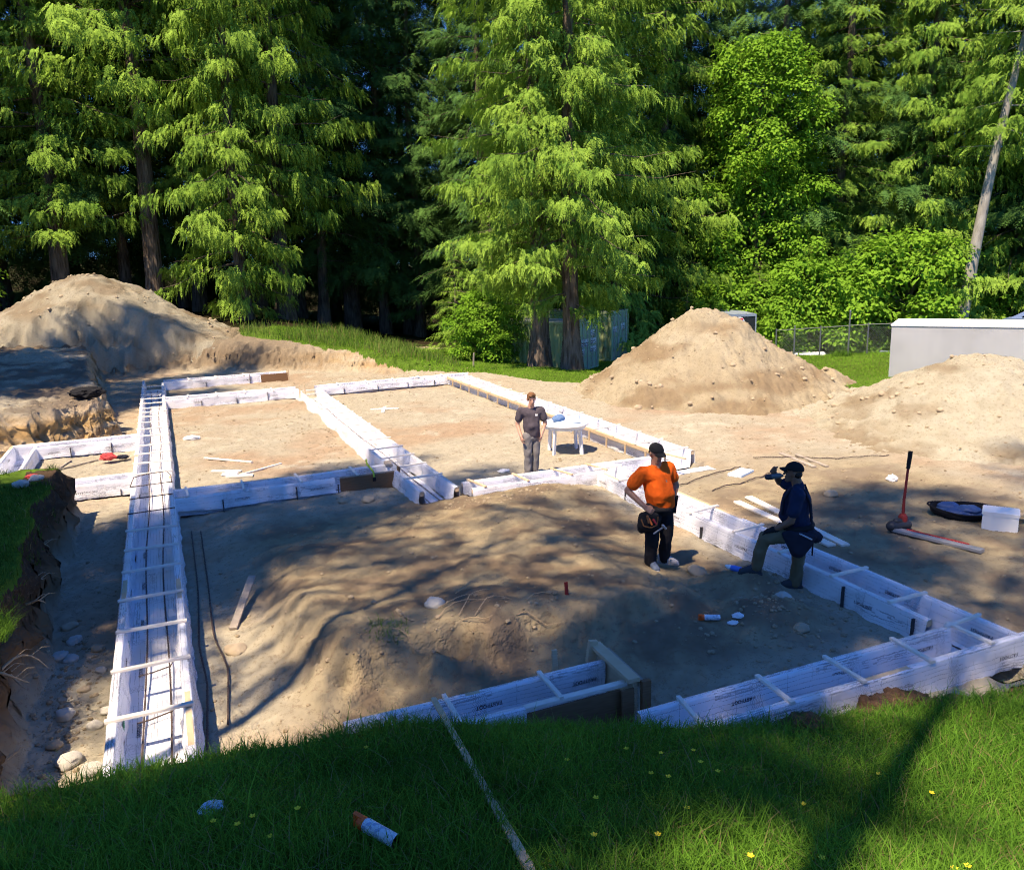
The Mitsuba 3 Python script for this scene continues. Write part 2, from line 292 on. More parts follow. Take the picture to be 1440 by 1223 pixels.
# ---------------------------------------------------------------- heaps of excavated earth
HEAPS = []
def heap(cx, cy, r, h, seed, tone, label, squash=(1, 1), rot=0, bumps=(), top=.16, base=None, pw=1.12):
    n = 170; t = np.linspace(-1.4, 1.4, n); X, Y = np.meshgrid(t, t)
    rr = np.hypot(X, Y)
    wob = (fbm(np.stack([X * 1.6, Y * 1.6, X * 0 + seed], -1), 3, seed) - .5)
    d = np.sqrt(rr ** 2 + top ** 2) - top + wob * .22
    prof = np.clip(1 - d / (1 - top * .6), -0.8, 1)
    Z = h * np.where(prof > 0, np.abs(prof) ** pw, prof)
    for bx, by, br, bh in bumps: Z = np.maximum(Z, bh * (1 - np.hypot(X - bx, Y - by) / br))
    Z = Z + .34 * h / 3 * (fbm(np.stack([X * 6, Y * 6, X * 0], -1), 4, seed + 3) - .5) + .17 * (fbm(np.stack([X * 24, Y * 24, X * 0], -1), 3, seed + 5) - .5) - .12 * np.abs(fbm(np.stack([X * 5, Y * 5, X * 0], -1), 3, seed + 7) - .5)
    c, s = math.cos(rot), math.sin(rot)
    wx, wy = X * r * squash[0], Y * r * squash[1]
    wx, wy = cx + c * wx - s * wy, cy + s * wx + c * wy
    zb = gz(wx, wy, False)
    Z = Z + np.median(zb[d < .3] if base is None else base)
    if base is not None:
        bm = masks(wx, wy)[3]; Z = np.where(bm < 1, -.3 + (Z + .3) * bm, Z)
    ii = np.arange(n * n).reshape(n, n); qq = np.stack([ii[:-1, :-1], ii[:-1, 1:], ii[1:, 1:], ii[1:, :-1]], -1).reshape(-1, 4)
    v = np.stack([wx, wy, Z], -1).reshape(-1, 3)
    keep = ((Z - zb) > -.12).reshape(-1)[qq].any(1)
    f = np.vstack([qq[keep][:, [0, 1, 2]], qq[keep][:, [0, 2, 3]]])
    nn = fbm(v * .9 + seed, 3, seed); n_f = fbm(v * 5, 3, seed + 1)
    cc = np.array(tone) * (.82 + .36 * n_f)[:, None] * (1 + (nn - .5)[:, None] * np.array([.25, .35, .5]))
    dk = sst(.50, .66, fbm(v * np.array([.55, .55, 1.3]) + seed * 2, 4, seed + 2)); cc = cc * (1 - .38 * dk[:, None] * np.array([.8, 1, 1.15]))
    HEAPS.append((v, zb.reshape(-1)))
    k = thing('dirt_pile', label, 'dirt pile')
    scene[k] = mikit.ply((v, f), 'earth', smooth=True, color=np.clip(cc, .02, .8))
heap(16.3, 22.1, 4.15, 2.8, 3, (.365, .31, .208), 'tall tan earth pile left of the grey box, under the trees', rot=.4, bumps=((.80, -.66, .2, .5), (-.25, .1, .3, 2.2)), top=.11, pw=1.1)
heap(-3.0, 43.2, 6.2, 3.1, 4, (.33, .30, .222), 'large grey-tan earth pile at the left edge under the conifers', rot=.2, base=1.45)
heap(19.4, 14.3, 4.7, 1.72, 5, (.385, .352, .258), 'pale gravelly earth pile at the right edge in front of the grey box', rot=.2, pw=1.25)

# ---------------------------------------------------------------- trees
def leaf_mat(key, c1, c2, c3=None, trans=.30):
    def fn(p, n, uv):
        a = mikit.noise(p.x * .35, p.y * .35, p.z * .5); b = mikit.noise(p.x * 3.1, p.y * 3.1, p.z * 3.1)
        return mikit.mix(mi.Color3f(*c1), mi.Color3f(*c2), dr.clip(a * .6 + b * .9 - .3, 0, 1))
    scene[key] = {'type': 'principledthin', 'base_color': mikit.proc(fn), 'roughness': .5, 'diff_trans': trans, 'spec_trans': 0.0, 'eta': 1.3}
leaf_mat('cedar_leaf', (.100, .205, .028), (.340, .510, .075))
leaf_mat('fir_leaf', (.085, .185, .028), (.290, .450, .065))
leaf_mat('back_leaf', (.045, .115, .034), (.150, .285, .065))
leaf_mat('maple_leaf', (.120, .260, .022), (.270, .470, .045), trans=.6)
def bark_fn(p, n, uv):
    a = mikit.fbm(p.x * 16, p.y * 16, p.z * 1.6, octaves=3); b = f3(p, 1.3, 2)
    return mikit.mix(mi.Color3f(.07, .052, .040), mi.Color3f(.25, .205, .165), dr.clip(a * 1.5 - .35 + (b - .5) * .5, 0, 1))
scene['bark'] = {'type': 'bumpmap', 'arbitrary': mikit.proc(lambda p, n, uv: mikit.fbm(p.x * 16, p.y * 16, p.z * 1.6, octaves=2), 4e-3), 'scale': .06, 'bsdf': {'type': 'diffuse', 'reflectance': mikit.proc(bark_fn)}}
def spray_proto(kind, rng):
    """Leaflets of one spray in its own frame: along +x, across y, thickness z; triangles (n, 3, 3)."""
    t = []
    if kind == 'cedar':
        for i in range(6):
            s = .12 + i * .15; w = .30 * (1 - .55 * s) * rng.uniform(.8, 1.2)
            for sg in (-1, 1):
                a = rng.uniform(.5, .8); d = np.array([math.cos(a), sg * math.sin(a), rng.uniform(-.25, .25)]) * w
                q = np.array([-d[1], d[0], 0]) * .30; o = np.array([s, 0, 0])
                t.append([o - q * .6, o + d, o + q + d * .35])
        t.append([[.9, -.05, 0], [1.15, 0, -.05], [.9, .05, 0]])
    elif kind == 'fir':
        for i in range(7):
            s = .05 + i * .14; w = .26 * (1 - .5 * s) * rng.uniform(.8, 1.2)
            for sg in (-1, 1):
                a = rng.uniform(.75, 1.1); d = np.array([math.cos(a), sg * math.sin(a), rng.uniform(-.2, .05)]) * w
                q = np.array([-d[1], d[0], 0]) * .14; o = np.array([s, 0, 0])
                t.append([o - q, o + d, o + q])
    else:
        for i in range(9):
            o = np.array([rng.uniform(0, 1), rng.uniform(-.5, .5), rng.uniform(-.25, .25)])
            a = rng.uniform(0, 6.28); d = np.array([math.cos(a), math.sin(a), rng.uniform(-.5, .1)]) * .24
            q = np.array([-math.sin(a), math.cos(a), rng.uniform(-.3, .3)]) * .15
            t.append([o, o + d * .55 + q, o + d]); t.append([o, o + d, o + d * .55 - q])
    return np.array(t)
def place_sprays(kind, P, D, Nn, S, rng):
    """Sprays at points P along directions D with plane normals Nn and sizes S -> (vertices, faces)."""
    P, D, Nn, S = map(np.asarray, (P, D, Nn, S))
    D = D / np.linalg.norm(D, axis=1, keepdims=True)
    W = np.cross(Nn, D); W /= np.linalg.norm(W, axis=1, keepdims=True) + 1e-9
    U = np.cross(D, W); out = []
    protos = [spray_proto(kind, rng) for _ in range(5)]
    pick = rng.integers(0, 5, len(P))
    for k, pr in enumerate(protos):
        m = pick == k
        v = pr.reshape(-1, 3)
        w = P[m][:, None] + S[m][:, None, None] * (v[None, :, :1] * D[m][:, None] + v[None, :, 1:2] * W[m][:, None] + v[None, :, 2:] * U[m][:, None])
        # hang: tips of a spray droop
        w[..., 2] -= S[m][:, None] * .22 * v[None, :, 0] ** 2
        out.append(w.reshape(-1, 3))
    v = np.vstack(out); return v, np.arange(len(v)).reshape(-1, 3)
def conifer(seed, H, R, z0, kind, rtrunk, nb=95, dens=1.0, size=.75, droop=.35, lean=(0, 0), open_=0.0, pw=.62, zmax=99, limbs=.6):
    rng = np.random.default_rng(seed)
    zz = np.linspace(-.5, H * .97, 16)
    tr = rtrunk * np.maximum(1 - zz / H, .03) * (1 + .55 * np.exp(-np.maximum(zz, 0) / .5))
    path = np.stack([lean[0] * zz + .12 * np.sin(zz * .35 + seed), lean[1] * zz + .10 * np.cos(zz * .3 + seed * 2), zz], 1)
    parts = [tube(path, tr, 12)]
    def axis_at(z): return np.array([np.interp(z, zz, path[:, 0]), np.interp(z, zz, path[:, 1]), z])
    P, D, N, S = [], [], [], []
    for i in range(nb):
        t = ((i + rng.uniform(0, .9)) / nb) ** .95
        zb = z0 + (H - z0) * t
        ph = i * 2.399 + rng.uniform(-.6, .6)
        bulge = .78 + .5 * noise(np.array([[math.cos(ph) * 1.1 + seed, math.sin(ph) * 1.1, zb * .22]]), seed)[0]
        prof = (1 - t) ** pw * (.6 + .4 * sst(0, .10, t)) + .03
        L = R * prof * bulge * rng.choice([1.0, .75, .5, 1.15], p=[.4, .3, .15, .15])
        if rng.random() < open_: continue
        o = axis_at(zb); h = np.array([math.cos(ph), math.sin(ph), 0]); sd = np.array([-h[1], h[0], 0])
        s = np.linspace(0, 1, 8)
        rise = rng.uniform(.1, .3)
        cz = L * (rise * s - droop * rng.uniform(.7, 1.3) * s ** 1.6 + (.20 if kind == 'cedar' else .05) * s ** 4)
        bend = rng.uniform(-.15, .15)
        bp = o + h * (L * s)[:, None] + sd * (L * bend * s ** 2)[:, None] + np.array([0, 0, 1]) * cz[:, None]
        if rng.random() < limbs: parts.append(tube(bp[[0, 3, 5, 7]] - [0, 0, .05], np.array([.028, .018, .010, .004]) * (1 + L * .15), 4))
        nh = max(3, int(L * 5.6))                                   # boughs along the limb, each a hanging curtain of sprays
        for j in range(nh):
            s1 = .10 + .90 * ((j + rng.random()) / nh) ** .8
            c = np.array([np.interp(s1, s, bp[:, k]) for k in range(3)])
            sg = rng.choice([-1, 1]); la = rng.uniform(.1, 1) * (L * .26 * (1.15 - s1) + .22)
            c = c + sd * sg * la + h * la * .45
            m = max(3, int((6.5 if kind == 'cedar' else 6) * dens * rng.uniform(.5, 1.5)))
            hang = rng.uniform(.25, 1.0) * (.85 if kind == 'cedar' else .45) * size
            u = rng.random(m) ** .8
            b = c + np.array([0, 0, -1]) * (u * hang)[:, None] + (h * .22 * size) * rng.normal(size=(m, 1)) + (sd * .30 * size) * rng.normal(size=(m, 1)) * (1 - .4 * u)[:, None]
            if kind == 'cedar':
                d = h * rng.uniform(-.1, .95, m)[:, None] + sd * rng.uniform(-.8, .8, m)[:, None] + np.array([0, 0, -1]) * rng.uniform(.1, 1.1, m)[:, None]
                nn = h * rng.uniform(.2, 1, m)[:, None] + sd * rng.uniform(-.8, .8, m)[:, None] + np.array([0, 0, 1]) * rng.uniform(.2, 1.2, m)[:, None]
            else:
                d = h * rng.uniform(.4, 1, m)[:, None] + sd * (sg * rng.uniform(-.3, .9, m))[:, None] + np.array([0, 0, -1]) * rng.uniform(.05, .8, m)[:, None]
                nn = h * rng.uniform(-.1, .7, m)[:, None] + sd * rng.uniform(-.4, .4, m)[:, None] + np.array([0, 0, 1.])
            P.append(b); D.append(d); N.append(nn); S.append(size * rng.uniform(.55, 1.1, m) * (1 - .25 * t))
    P, D, N, S = np.vstack(P), np.vstack(D), np.vstack(N), np.concatenate(S)
    v, f = place_sprays(kind, P, D, N, S, rng)
    return cat(parts), (v, f)
def broadleaf(seed, H, R, z0, rtrunk, clumps=34, n=95, size=.5):
    rng = np.random.default_rng(seed)
    zz = np.linspace(-.4, H * .8, 9)
    path = np.stack([.25 * np.sin(zz * .4 + seed), .2 * np.cos(zz * .5), zz], 1)
    parts = [tube(path, rtrunk * np.maximum(1 - zz / H, .1), 9)]
    P, D, N, S = [], [], [], []
    for i in range(clumps):
        t = (i + rng.random()) / clumps
        z = z0 + (H - z0) * t; ph = i * 2.4 + rng.uniform(-.4, .4)
        rr = R * math.sqrt(max(1 - (2 * t - .8) ** 2 / 1.6, .05)) * rng.uniform(.35, 1.0)
        c = np.array([math.cos(ph) * rr, math.sin(ph) * rr, z])
        zb = max(.3, z - rr * .8)
        o = np.array([np.interp(zb, zz, path[:, 0]), np.interp(zb, zz, path[:, 1]), min(zb, zz[-1])])
        parts.append(tube([o, (o + c) / 2 + [0, 0, .12 * rr], c], [.05, .03, .01], 5))
        r = np.array([1, 1, .48]) * R * rng.uniform(.26, .46)
        g = rng.normal(size=(n, 3)); g /= np.linalg.norm(g, axis=1, keepdims=True)
        g[:, 2] = np.abs(g[:, 2]) * np.where(rng.random(n) < .8, 1, -1)
        b = c + g * r * rng.uniform(.55, 1.05, n)[:, None]
        d = g * [1, 1, .3] + rng.normal(size=(n, 3)) * .4 + [0, 0, -.35]
        nn = g * .6 + rng.normal(size=(n, 3)) * .35 + [0, 0, .8]
        P.append(b); D.append(d); N.append(nn); S.append(size * rng.uniform(.7, 1.3, n))
    v, f = place_sprays('leaf', np.vstack(P), np.vstack(D), np.vstack(N), np.concatenate(S), rng)
    return cat(parts), (v, f)
def group_tree(gid, made, leaf):
    trunk, crown = made
    scene[gid] = {'type': 'shapegroup', 'trunk': mikit.ply(trunk, 'bark', smooth=50), 'crown': mikit.ply(crown, leaf)}
group_tree('kind_cedar_a', conifer(1, 34, 5.0, 4.6, 'cedar', .50, nb=170, dens=1.0, size=.62, droop=.50), 'cedar_leaf')
group_tree('kind_cedar_b', conifer(2, 32, 4.8, 3.0, 'cedar', .46, nb=170, dens=1.0, size=.62, droop=.55), 'cedar_leaf')
group_tree('kind_cedar_c', conifer(3, 33, 5.2, .8, 'cedar', .42, nb=190, dens=1.0, size=.62, droop=.50), 'cedar_leaf')
group_tree('kind_cedar_d', conifer(4, 36, 6.0, 8.5, 'cedar', .45, nb=170, dens=1.0, size=.66, droop=.42), 'cedar_leaf')
group_tree('kind_fir_a', conifer(5, 36, 4.6, 5.0, 'fir', .40, nb=170, dens=1.0, size=.66, droop=.42), 'fir_leaf')
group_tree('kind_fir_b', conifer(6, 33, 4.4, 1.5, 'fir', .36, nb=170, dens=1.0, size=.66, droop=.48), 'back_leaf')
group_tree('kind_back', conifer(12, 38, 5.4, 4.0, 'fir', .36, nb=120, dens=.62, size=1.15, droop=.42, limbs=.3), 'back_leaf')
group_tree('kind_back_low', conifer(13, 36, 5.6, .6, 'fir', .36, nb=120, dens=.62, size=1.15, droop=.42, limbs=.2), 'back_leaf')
scene['bark_pale'] = {'type': 'diffuse', 'reflectance': mikit.proc(lambda p, n, uv: mikit.mix(mi.Color3f(.20, .185, .165), mi.Color3f(.46, .44, .40), mikit.fbm(p.x * 7, p.y * 7, p.z * 2., octaves=3)))}
lt = conifer(14, 30, 3.4, 11.5, 'cedar', .36, nb=90, dens=.9, size=.62, droop=.5)
scene['kind_leaning'] = {'type': 'shapegroup', 'trunk': mikit.ply(lt[0], 'bark_pale', smooth=50), 'crown': mikit.ply(lt[1], 'cedar_leaf')}
group_tree('kind_young', conifer(7, 7.0, 2.1, .2, 'fir', .10, nb=75, dens=1.3, size=.36, droop=.35, pw=.85), 'cedar_leaf')
group_tree('kind_maple', broadleaf(8, 16, 3.0, 2.0, .20, clumps=80, n=80, size=.50), 'maple_leaf')
group_tree('kind_shrub', broadleaf(9, 4.2, 2.0, .3, .06, clumps=30, n=70, size=.42), 'maple_leaf')
def tree(name, kind, x, y, label, catname, s=(1, 1, 1), rz=0., z=None, tilt=(0, 0), group=None):
    k = thing(name, label, catname, group)
    z = g1(x, y) - .05 if z is None else z
    m = T().translate([x, y, z]).rotate([1, 0, 0], tilt[0]).rotate([0, 1, 0], tilt[1]).rotate([0, 0, 1], rz).scale(list(s))
    scene[k] = {'type': 'instance', 'shapegroup': {'type': 'ref', 'id': 'kind_' + kind}, 'to_world': m}
    return k
group_tree('kind_shade', conifer(10, 30, 3.0, 6.5, 'fir', .34, nb=105, dens=1.0, size=1.0, droop=.28, open_=.1, pw=.8), 'fir_leaf')
group_tree('kind_shade_high', conifer(11, 27, 2.9, 14.0, 'fir', .14, nb=44, dens=.7, size=.9, droop=.25, open_=.2, pw=.8), 'fir_leaf')
CD, HM = 'cedar', 'conifer'
tree('cedar_tree', 'cedar_d', .05, 50.5, 'huge cedar with its bare trunk rising behind the left earth pile', CD, (1.12, 1.12, 1.2), 40)
tree('cedar_tree', 'cedar_c', 4.3, 46.2, 'cedar hung with foliage almost to the grass, right of the left earth pile', CD, (.82, .82, 1.15), 10)
tree('cedar_tree', 'cedar_a', 6.7, 48.0, 'cedar beside the low-hanging one, trunk base showing on the grassy crest', CD, (.95, .95, 1.25), 200)
tree('cedar_tree', 'cedar_a', 14.75, 31.6, 'cedar with a pale thick fluted trunk on the lawn, left one of the pair', CD, (.84, .84, .92), 75)
tree('cedar_tree', 'cedar_b', 15.45, 30.0, 'cedar with a darker trunk standing right in front of the green container', CD, (.80, .80, .92), 300)
tree('cedar_tree', 'cedar_c', 24.2, 41.5, 'bright cedar rising behind the two green containers', CD, (1.05, 1.05, 1.0), 130)
tree('cedar_tree', 'cedar_b', 20.0, 39.0, 'cedar behind the left container, right of the trunk pair', CD, (1.0, 1.0, 1.0), 20)
tree('cedar_tree', 'cedar_a', -4.6, 51.0, 'cedar at the left behind the peak of the large earth pile', CD, (1.0, 1.0, 1.0), 160)
tree('cedar_tree', 'cedar_b', 28.8, 43.5, 'cedar above the tall tan earth pile, left of the bright maple', CD, (1.0, 1.0, 1.08), 250)
tree('fir_tree', 'fir_b', 18.6, 47.5, 'fir standing in the dark gap left of the trunk pair', HM, (1.0, 1.0, 1.0), 20)
tree('fir_tree', 'fir_a', 38.9, 39.5, 'tall drooping fir above the chain link fence, right of the maple', HM, (1.15, 1.15, 1.0), 60)
tree('fir_tree', 'cedar_c', 42.2, 36.2, 'fir with yellow-green boughs above the left end of the grey box', HM, (1.1, 1.1, 1.1), 140)
tree('fir_tree', 'cedar_b', 47.0, 33.5, 'fir at the right edge behind the grey box', HM, (1.1, 1.1, 1.0), 230)
tree('leaning_tree', 'leaning', 39.4, 31.5, 'conifer with a pale leaning trunk behind the grey box', HM, (1, 1, 1), 30, tilt=(3.2, 7.6))
tree('maple_tree', 'maple', 32.9, 39.8, 'bright green maple rising above the black trailer', 'maple', (1.1, 1.1, 1.15), 0)
tree('cedar_tree', 'cedar_a', 40.3, 40.8, 'cedar between the drooping fir and the yellow-green boughs above the fence', CD, (1.0, 1.0, 1.0), 95)
tree('maple_tree', 'maple', 36.0, 41.0, 'leafy maple behind the fence, right of the brightest one', 'maple', (1.0, 1.0, .8), 80)
for i, (x, y, s, lb) in enumerate([(14.6, 36.6, 1.0, 'young conifer with arching boughs left of the pale cedar trunk'), (13.4, 38.5, .8, 'smaller young conifer at the dark forest edge by the grey survey stake'),
                                   (27.2, 38.5, .8, 'young conifer behind the containers'), (30.6, 36.5, .9, 'young conifer with boughs over the black trailer'), (40.5, 33.3, 1.0, 'young conifer behind the left end of the grey box'), (16.9, 37.3, .9, 'young conifer seen between the two cedar trunks')]):
    tree('young_conifer', 'young', x, y, lb, HM, (s, s, s), 70 * i)
for i, (x, y, s, lb) in enumerate([(14.0, 36.0, .75, 'leafy shrub at the foot of the young conifer left of the pale trunk'), (31.6, 36.3, 1.2, 'leafy shrub behind the pale car'), (33.8, 35.9, 1.45, 'leafy shrub over the middle of the chain link fence'),
                                   (36.3, 35.2, 1.15, 'leafy shrub over the tall fence post'), (38.6, 34.0, 1.7, 'large leafy shrub left of the grey box'), (46.0, 34.5, 1.3, 'leafy shrub behind the middle of the grey box'), (29.3, 38.8, 1.2, 'leafy shrub above the right side of the tall earth pile'), (-9.0, 46.5, .9, 'shrub in shade at the left edge behind the earth pile')]):
    tree('leafy_shrub', 'shrub', x, y, lb, 'shrub', (s, s, s), 50 * i)
# the forest behind: conifers close together, their trunks in shade
rng = np.random.default_rng(77)
gl_, fl2 = 'conifers of the dark forest behind', 'shaded conifer standing among many in the dark forest behind the front row of trees'
n_t = 0
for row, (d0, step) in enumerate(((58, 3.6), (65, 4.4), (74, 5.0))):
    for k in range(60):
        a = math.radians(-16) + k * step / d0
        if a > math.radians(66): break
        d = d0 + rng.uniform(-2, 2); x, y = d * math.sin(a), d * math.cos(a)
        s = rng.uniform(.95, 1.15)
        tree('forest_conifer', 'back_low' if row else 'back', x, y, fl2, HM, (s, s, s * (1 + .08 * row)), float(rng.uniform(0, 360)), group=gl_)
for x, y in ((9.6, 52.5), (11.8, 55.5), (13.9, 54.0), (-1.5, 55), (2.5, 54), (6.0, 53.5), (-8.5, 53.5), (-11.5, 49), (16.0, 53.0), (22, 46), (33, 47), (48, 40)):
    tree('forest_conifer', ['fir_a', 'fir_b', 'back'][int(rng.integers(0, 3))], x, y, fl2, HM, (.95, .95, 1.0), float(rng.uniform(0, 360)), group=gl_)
# conifers beside and behind the photographer, outside the picture: their shade dapples the site
for kind, q_, s_, sc in (('shade', 2.9, -5.0, (.75, .75, 1.2)), ('shade', 3.4, -5.8, (.80, .80, 1.25)), ('shade', 2.0, -7.0, (.5, .5, 1.1)), ('shade', 3.3, -9.5, (.75, .75, 1.0)), ('shade', 10.4, -3.4, (.75, .75, 1.0)), ('shade', 12.6, -2.8, (.85, .85, .95)), ('shade', 11.6, -7.0, (.95, .95, 1.1)), ('shade', 10.6, -8.0, (.8, .8, 1.2)), ('shade', 13.4, -6.5, (.8, .8, 1.1)),
                         ('shade_high', 6.9, -2.0, (.9, .9, 1)), ('shade_high', .8, -2.4, (1, 1, 1.45)), ('shade_high', 2.2, -3.2, (1, 1, 1.25)), ('shade_high', 3.6, -2.6, (.9, .9, 1.15)), ('shade', 26.8, 3, (1.1, 1.1, .86)), ('shade', 30.5, 5.5, (1.15, 1.15, 1.0)), ('shade', 34.3, 6.5, (1.0, 1.0, .95)), ('shade', 29, 0, (1.1, 1.1, 1.0))):
    x, y = .86 * s_ - .51 * q_, .51 * s_ + .86 * q_
    tree('shade_conifer', kind, x, y, 'tall conifer beside the photographer that shades the site', HM, sc, q_ * 40, group='conifers beside the photographer')

# ---------------------------------------------------------------- grass
def blades(x, y, z, h, w, rng, lean=.5, seg=2):
    """Grass blades: tapered, bent ribbons (seg quads + tip) as (vertices, faces, per-vertex blade index)."""
    n = len(x); a = rng.uniform(0, 2 * np.pi, n); b = rng.uniform(0, 2 * np.pi, n)
    side = np.stack([np.cos(a), np.sin(a), np.zeros(n)], 1); ld = np.stack([np.cos(b), np.sin(b), np.zeros(n)], 1)
    L = lean * rng.random(n) ** .7
    base = np.stack([x, y, z - .01], 1); rows = []
    for k in range(seg + 1):
        t = k / seg if k < seg else 1.0
        c = base + ld * (h * L * t ** 1.8)[:, None] + np.array([0, 0, 1]) * (h * t * (1 - .30 * L * t))[:, None]
        if k < seg: ww = w * (1 - .45 * t); rows += [c - side * ww[:, None] / 2, c + side * ww[:, None] / 2]
        else: rows.append(c)
    m = 2 * seg + 1
    v = np.stack(rows, 1).reshape(-1, 3); o = np.arange(n) * m; f = []
    for k in range(seg - 1):
        f += [np.stack([o + 2 * k, o + 2 * k + 1, o + 2 * k + 3], 1), np.stack([o + 2 * k, o + 2 * k + 3, o + 2 * k + 2], 1)]
    f.append(np.stack([o + 2 * seg - 2, o + 2 * seg - 1, o + 2 * seg], 1))
    return v, np.vstack(f), np.repeat(np.arange(n), m)
scene['grass_blade'] = {'type': 'principledthin', 'base_color': VC, 'roughness': .45, 'diff_trans': .7, 'spec_trans': 0.0, 'eta': 1.35}
def grass(key, label, x, y, h, w, rng, c1, c2, lean=.6, dry=.06, seg=2):
    z = np.array(gz(x, y))
    v, f, b = blades(x, y, z, h, w, rng, lean, seg)
    t = np.clip(fbm(np.stack([x * .9, y * .9, x * 0], 1), 3, 51) * 1.6 - .3 + rng.normal(0, .18, len(x)), 0, 1)
    c = np.array(c1) * (1 - t)[:, None] + np.array(c2) * t[:, None]
    d = rng.random(len(x)) < dry; c[d] = [.28, .23, .10]
    put(None, key, (v, f), 'grass_blade', color=c[b]); labels[key] = {'label': label, 'category': 'grass', 'kind': 'stuff'}
rng = np.random.default_rng(5)
def scatter(n, x0, x1, y0, y1, keep):
    x, y = rng.uniform(x0, x1, n), rng.uniform(y0, y1, n); m = keep(x, y); return x[m], y[m]
def near_keep(x, y):
    front, left, fl, back = masks(x, y)
    p = np.where(np.hypot(x, y) < 4.6, 1.0, .62)
    return (np.maximum(front, left) > .55) & (rng.random(len(x)) < p * (.55 + .6 * P3(x, y, 2.6, 61))) & (y > .7) & (x > -.30 * y - 1.2) & (x < 1.45 * y + 3.0) & ~((left > .4) & (y > 15.0) & (P3(x, y, 2.5, 62) > .45))
X1, Y1 = scatter(375000, -3.2, 10.6, .7, 5.95, near_keep)
hh = rng.uniform(.05, .17, len(X1)) * (.45 + 1.3 * P3(X1, Y1, 2.2, 63)); hh[rng.random(len(X1)) < .012] *= 1.9
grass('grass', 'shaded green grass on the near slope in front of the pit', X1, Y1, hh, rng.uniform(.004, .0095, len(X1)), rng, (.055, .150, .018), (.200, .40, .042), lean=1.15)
Xc, Yc = scatter(30000, -3.2, 10.2, 1.3, 5.8, lambda x, y: near_keep(x, y) & (P3(x, y, 1.3, 71) > .5))
grass('clover', 'low broad-leaved weeds and clover among the near grass', Xc, Yc, rng.uniform(.03, .08, len(Xc)), rng.uniform(.014, .028, len(Xc)), rng, (.035, .11, .02), (.10, .24, .035), lean=1.7, dry=.02)
Xs, Ys = scatter(5200, -3.2, 10.2, 1.3, 5.8, near_keep)
grass('dry_grass', 'dead straw stems among the near grass', Xs, Ys, rng.uniform(.08, .22, len(Xs)), rng.uniform(.002, .0045, len(Xs)), rng, (.30, .25, .12), (.38, .32, .17), lean=1.6)
def bank_keep(x, y):
    front, left, fl, back = masks(x, y); return (left > .62) & (rng.random(len(x)) < .3 + P3(x, y, 1.7, 64)) & ~((y > 15.0) & (P3(x, y, 2.5, 62) > .42))
X2, Y2 = scatter(26000, -4.6, -1.75, 5.9, 16.8, bank_keep)
grass('bank_grass', 'grass on top of the cut bank at the left edge', X2, Y2, rng.uniform(.06, .16, len(X2)), rng.uniform(.007, .012, len(X2)), rng, (.030, .080, .014), (.115, .215, .030), lean=.9)
def far_keep(x, y):
    return lawn_mask(x, y) & (y > 12)
X3, Y3 = scatter(150000, 5.0, 33, 13.5, 43, lambda x, y: far_keep(x, y) & (rng.random(len(x)) < np.where(x < 12, 1., .75)))
d3 = np.hypot(X3, Y3)
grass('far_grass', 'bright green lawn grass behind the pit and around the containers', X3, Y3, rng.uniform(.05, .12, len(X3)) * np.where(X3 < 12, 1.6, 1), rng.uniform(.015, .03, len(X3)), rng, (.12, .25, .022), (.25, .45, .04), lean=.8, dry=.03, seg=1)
X4, Y4 = scatter(9000, 3.3, 11.5, 30.5, 45, lambda x, y: lawn_mask(x, y) & (masks(x, y)[3] > .8) & (rng.random(len(x)) < .25 + (P3(x, y, .7, 65) > .5)))
grass('tall_grass', 'tall seeding grass along the crest behind the back bank', X4, Y4, rng.uniform(.25, .65, len(X4)), rng.uniform(.015, .03, len(X4)), rng, (.10, .19, .03), (.22, .32, .07), lean=.5, dry=.12)

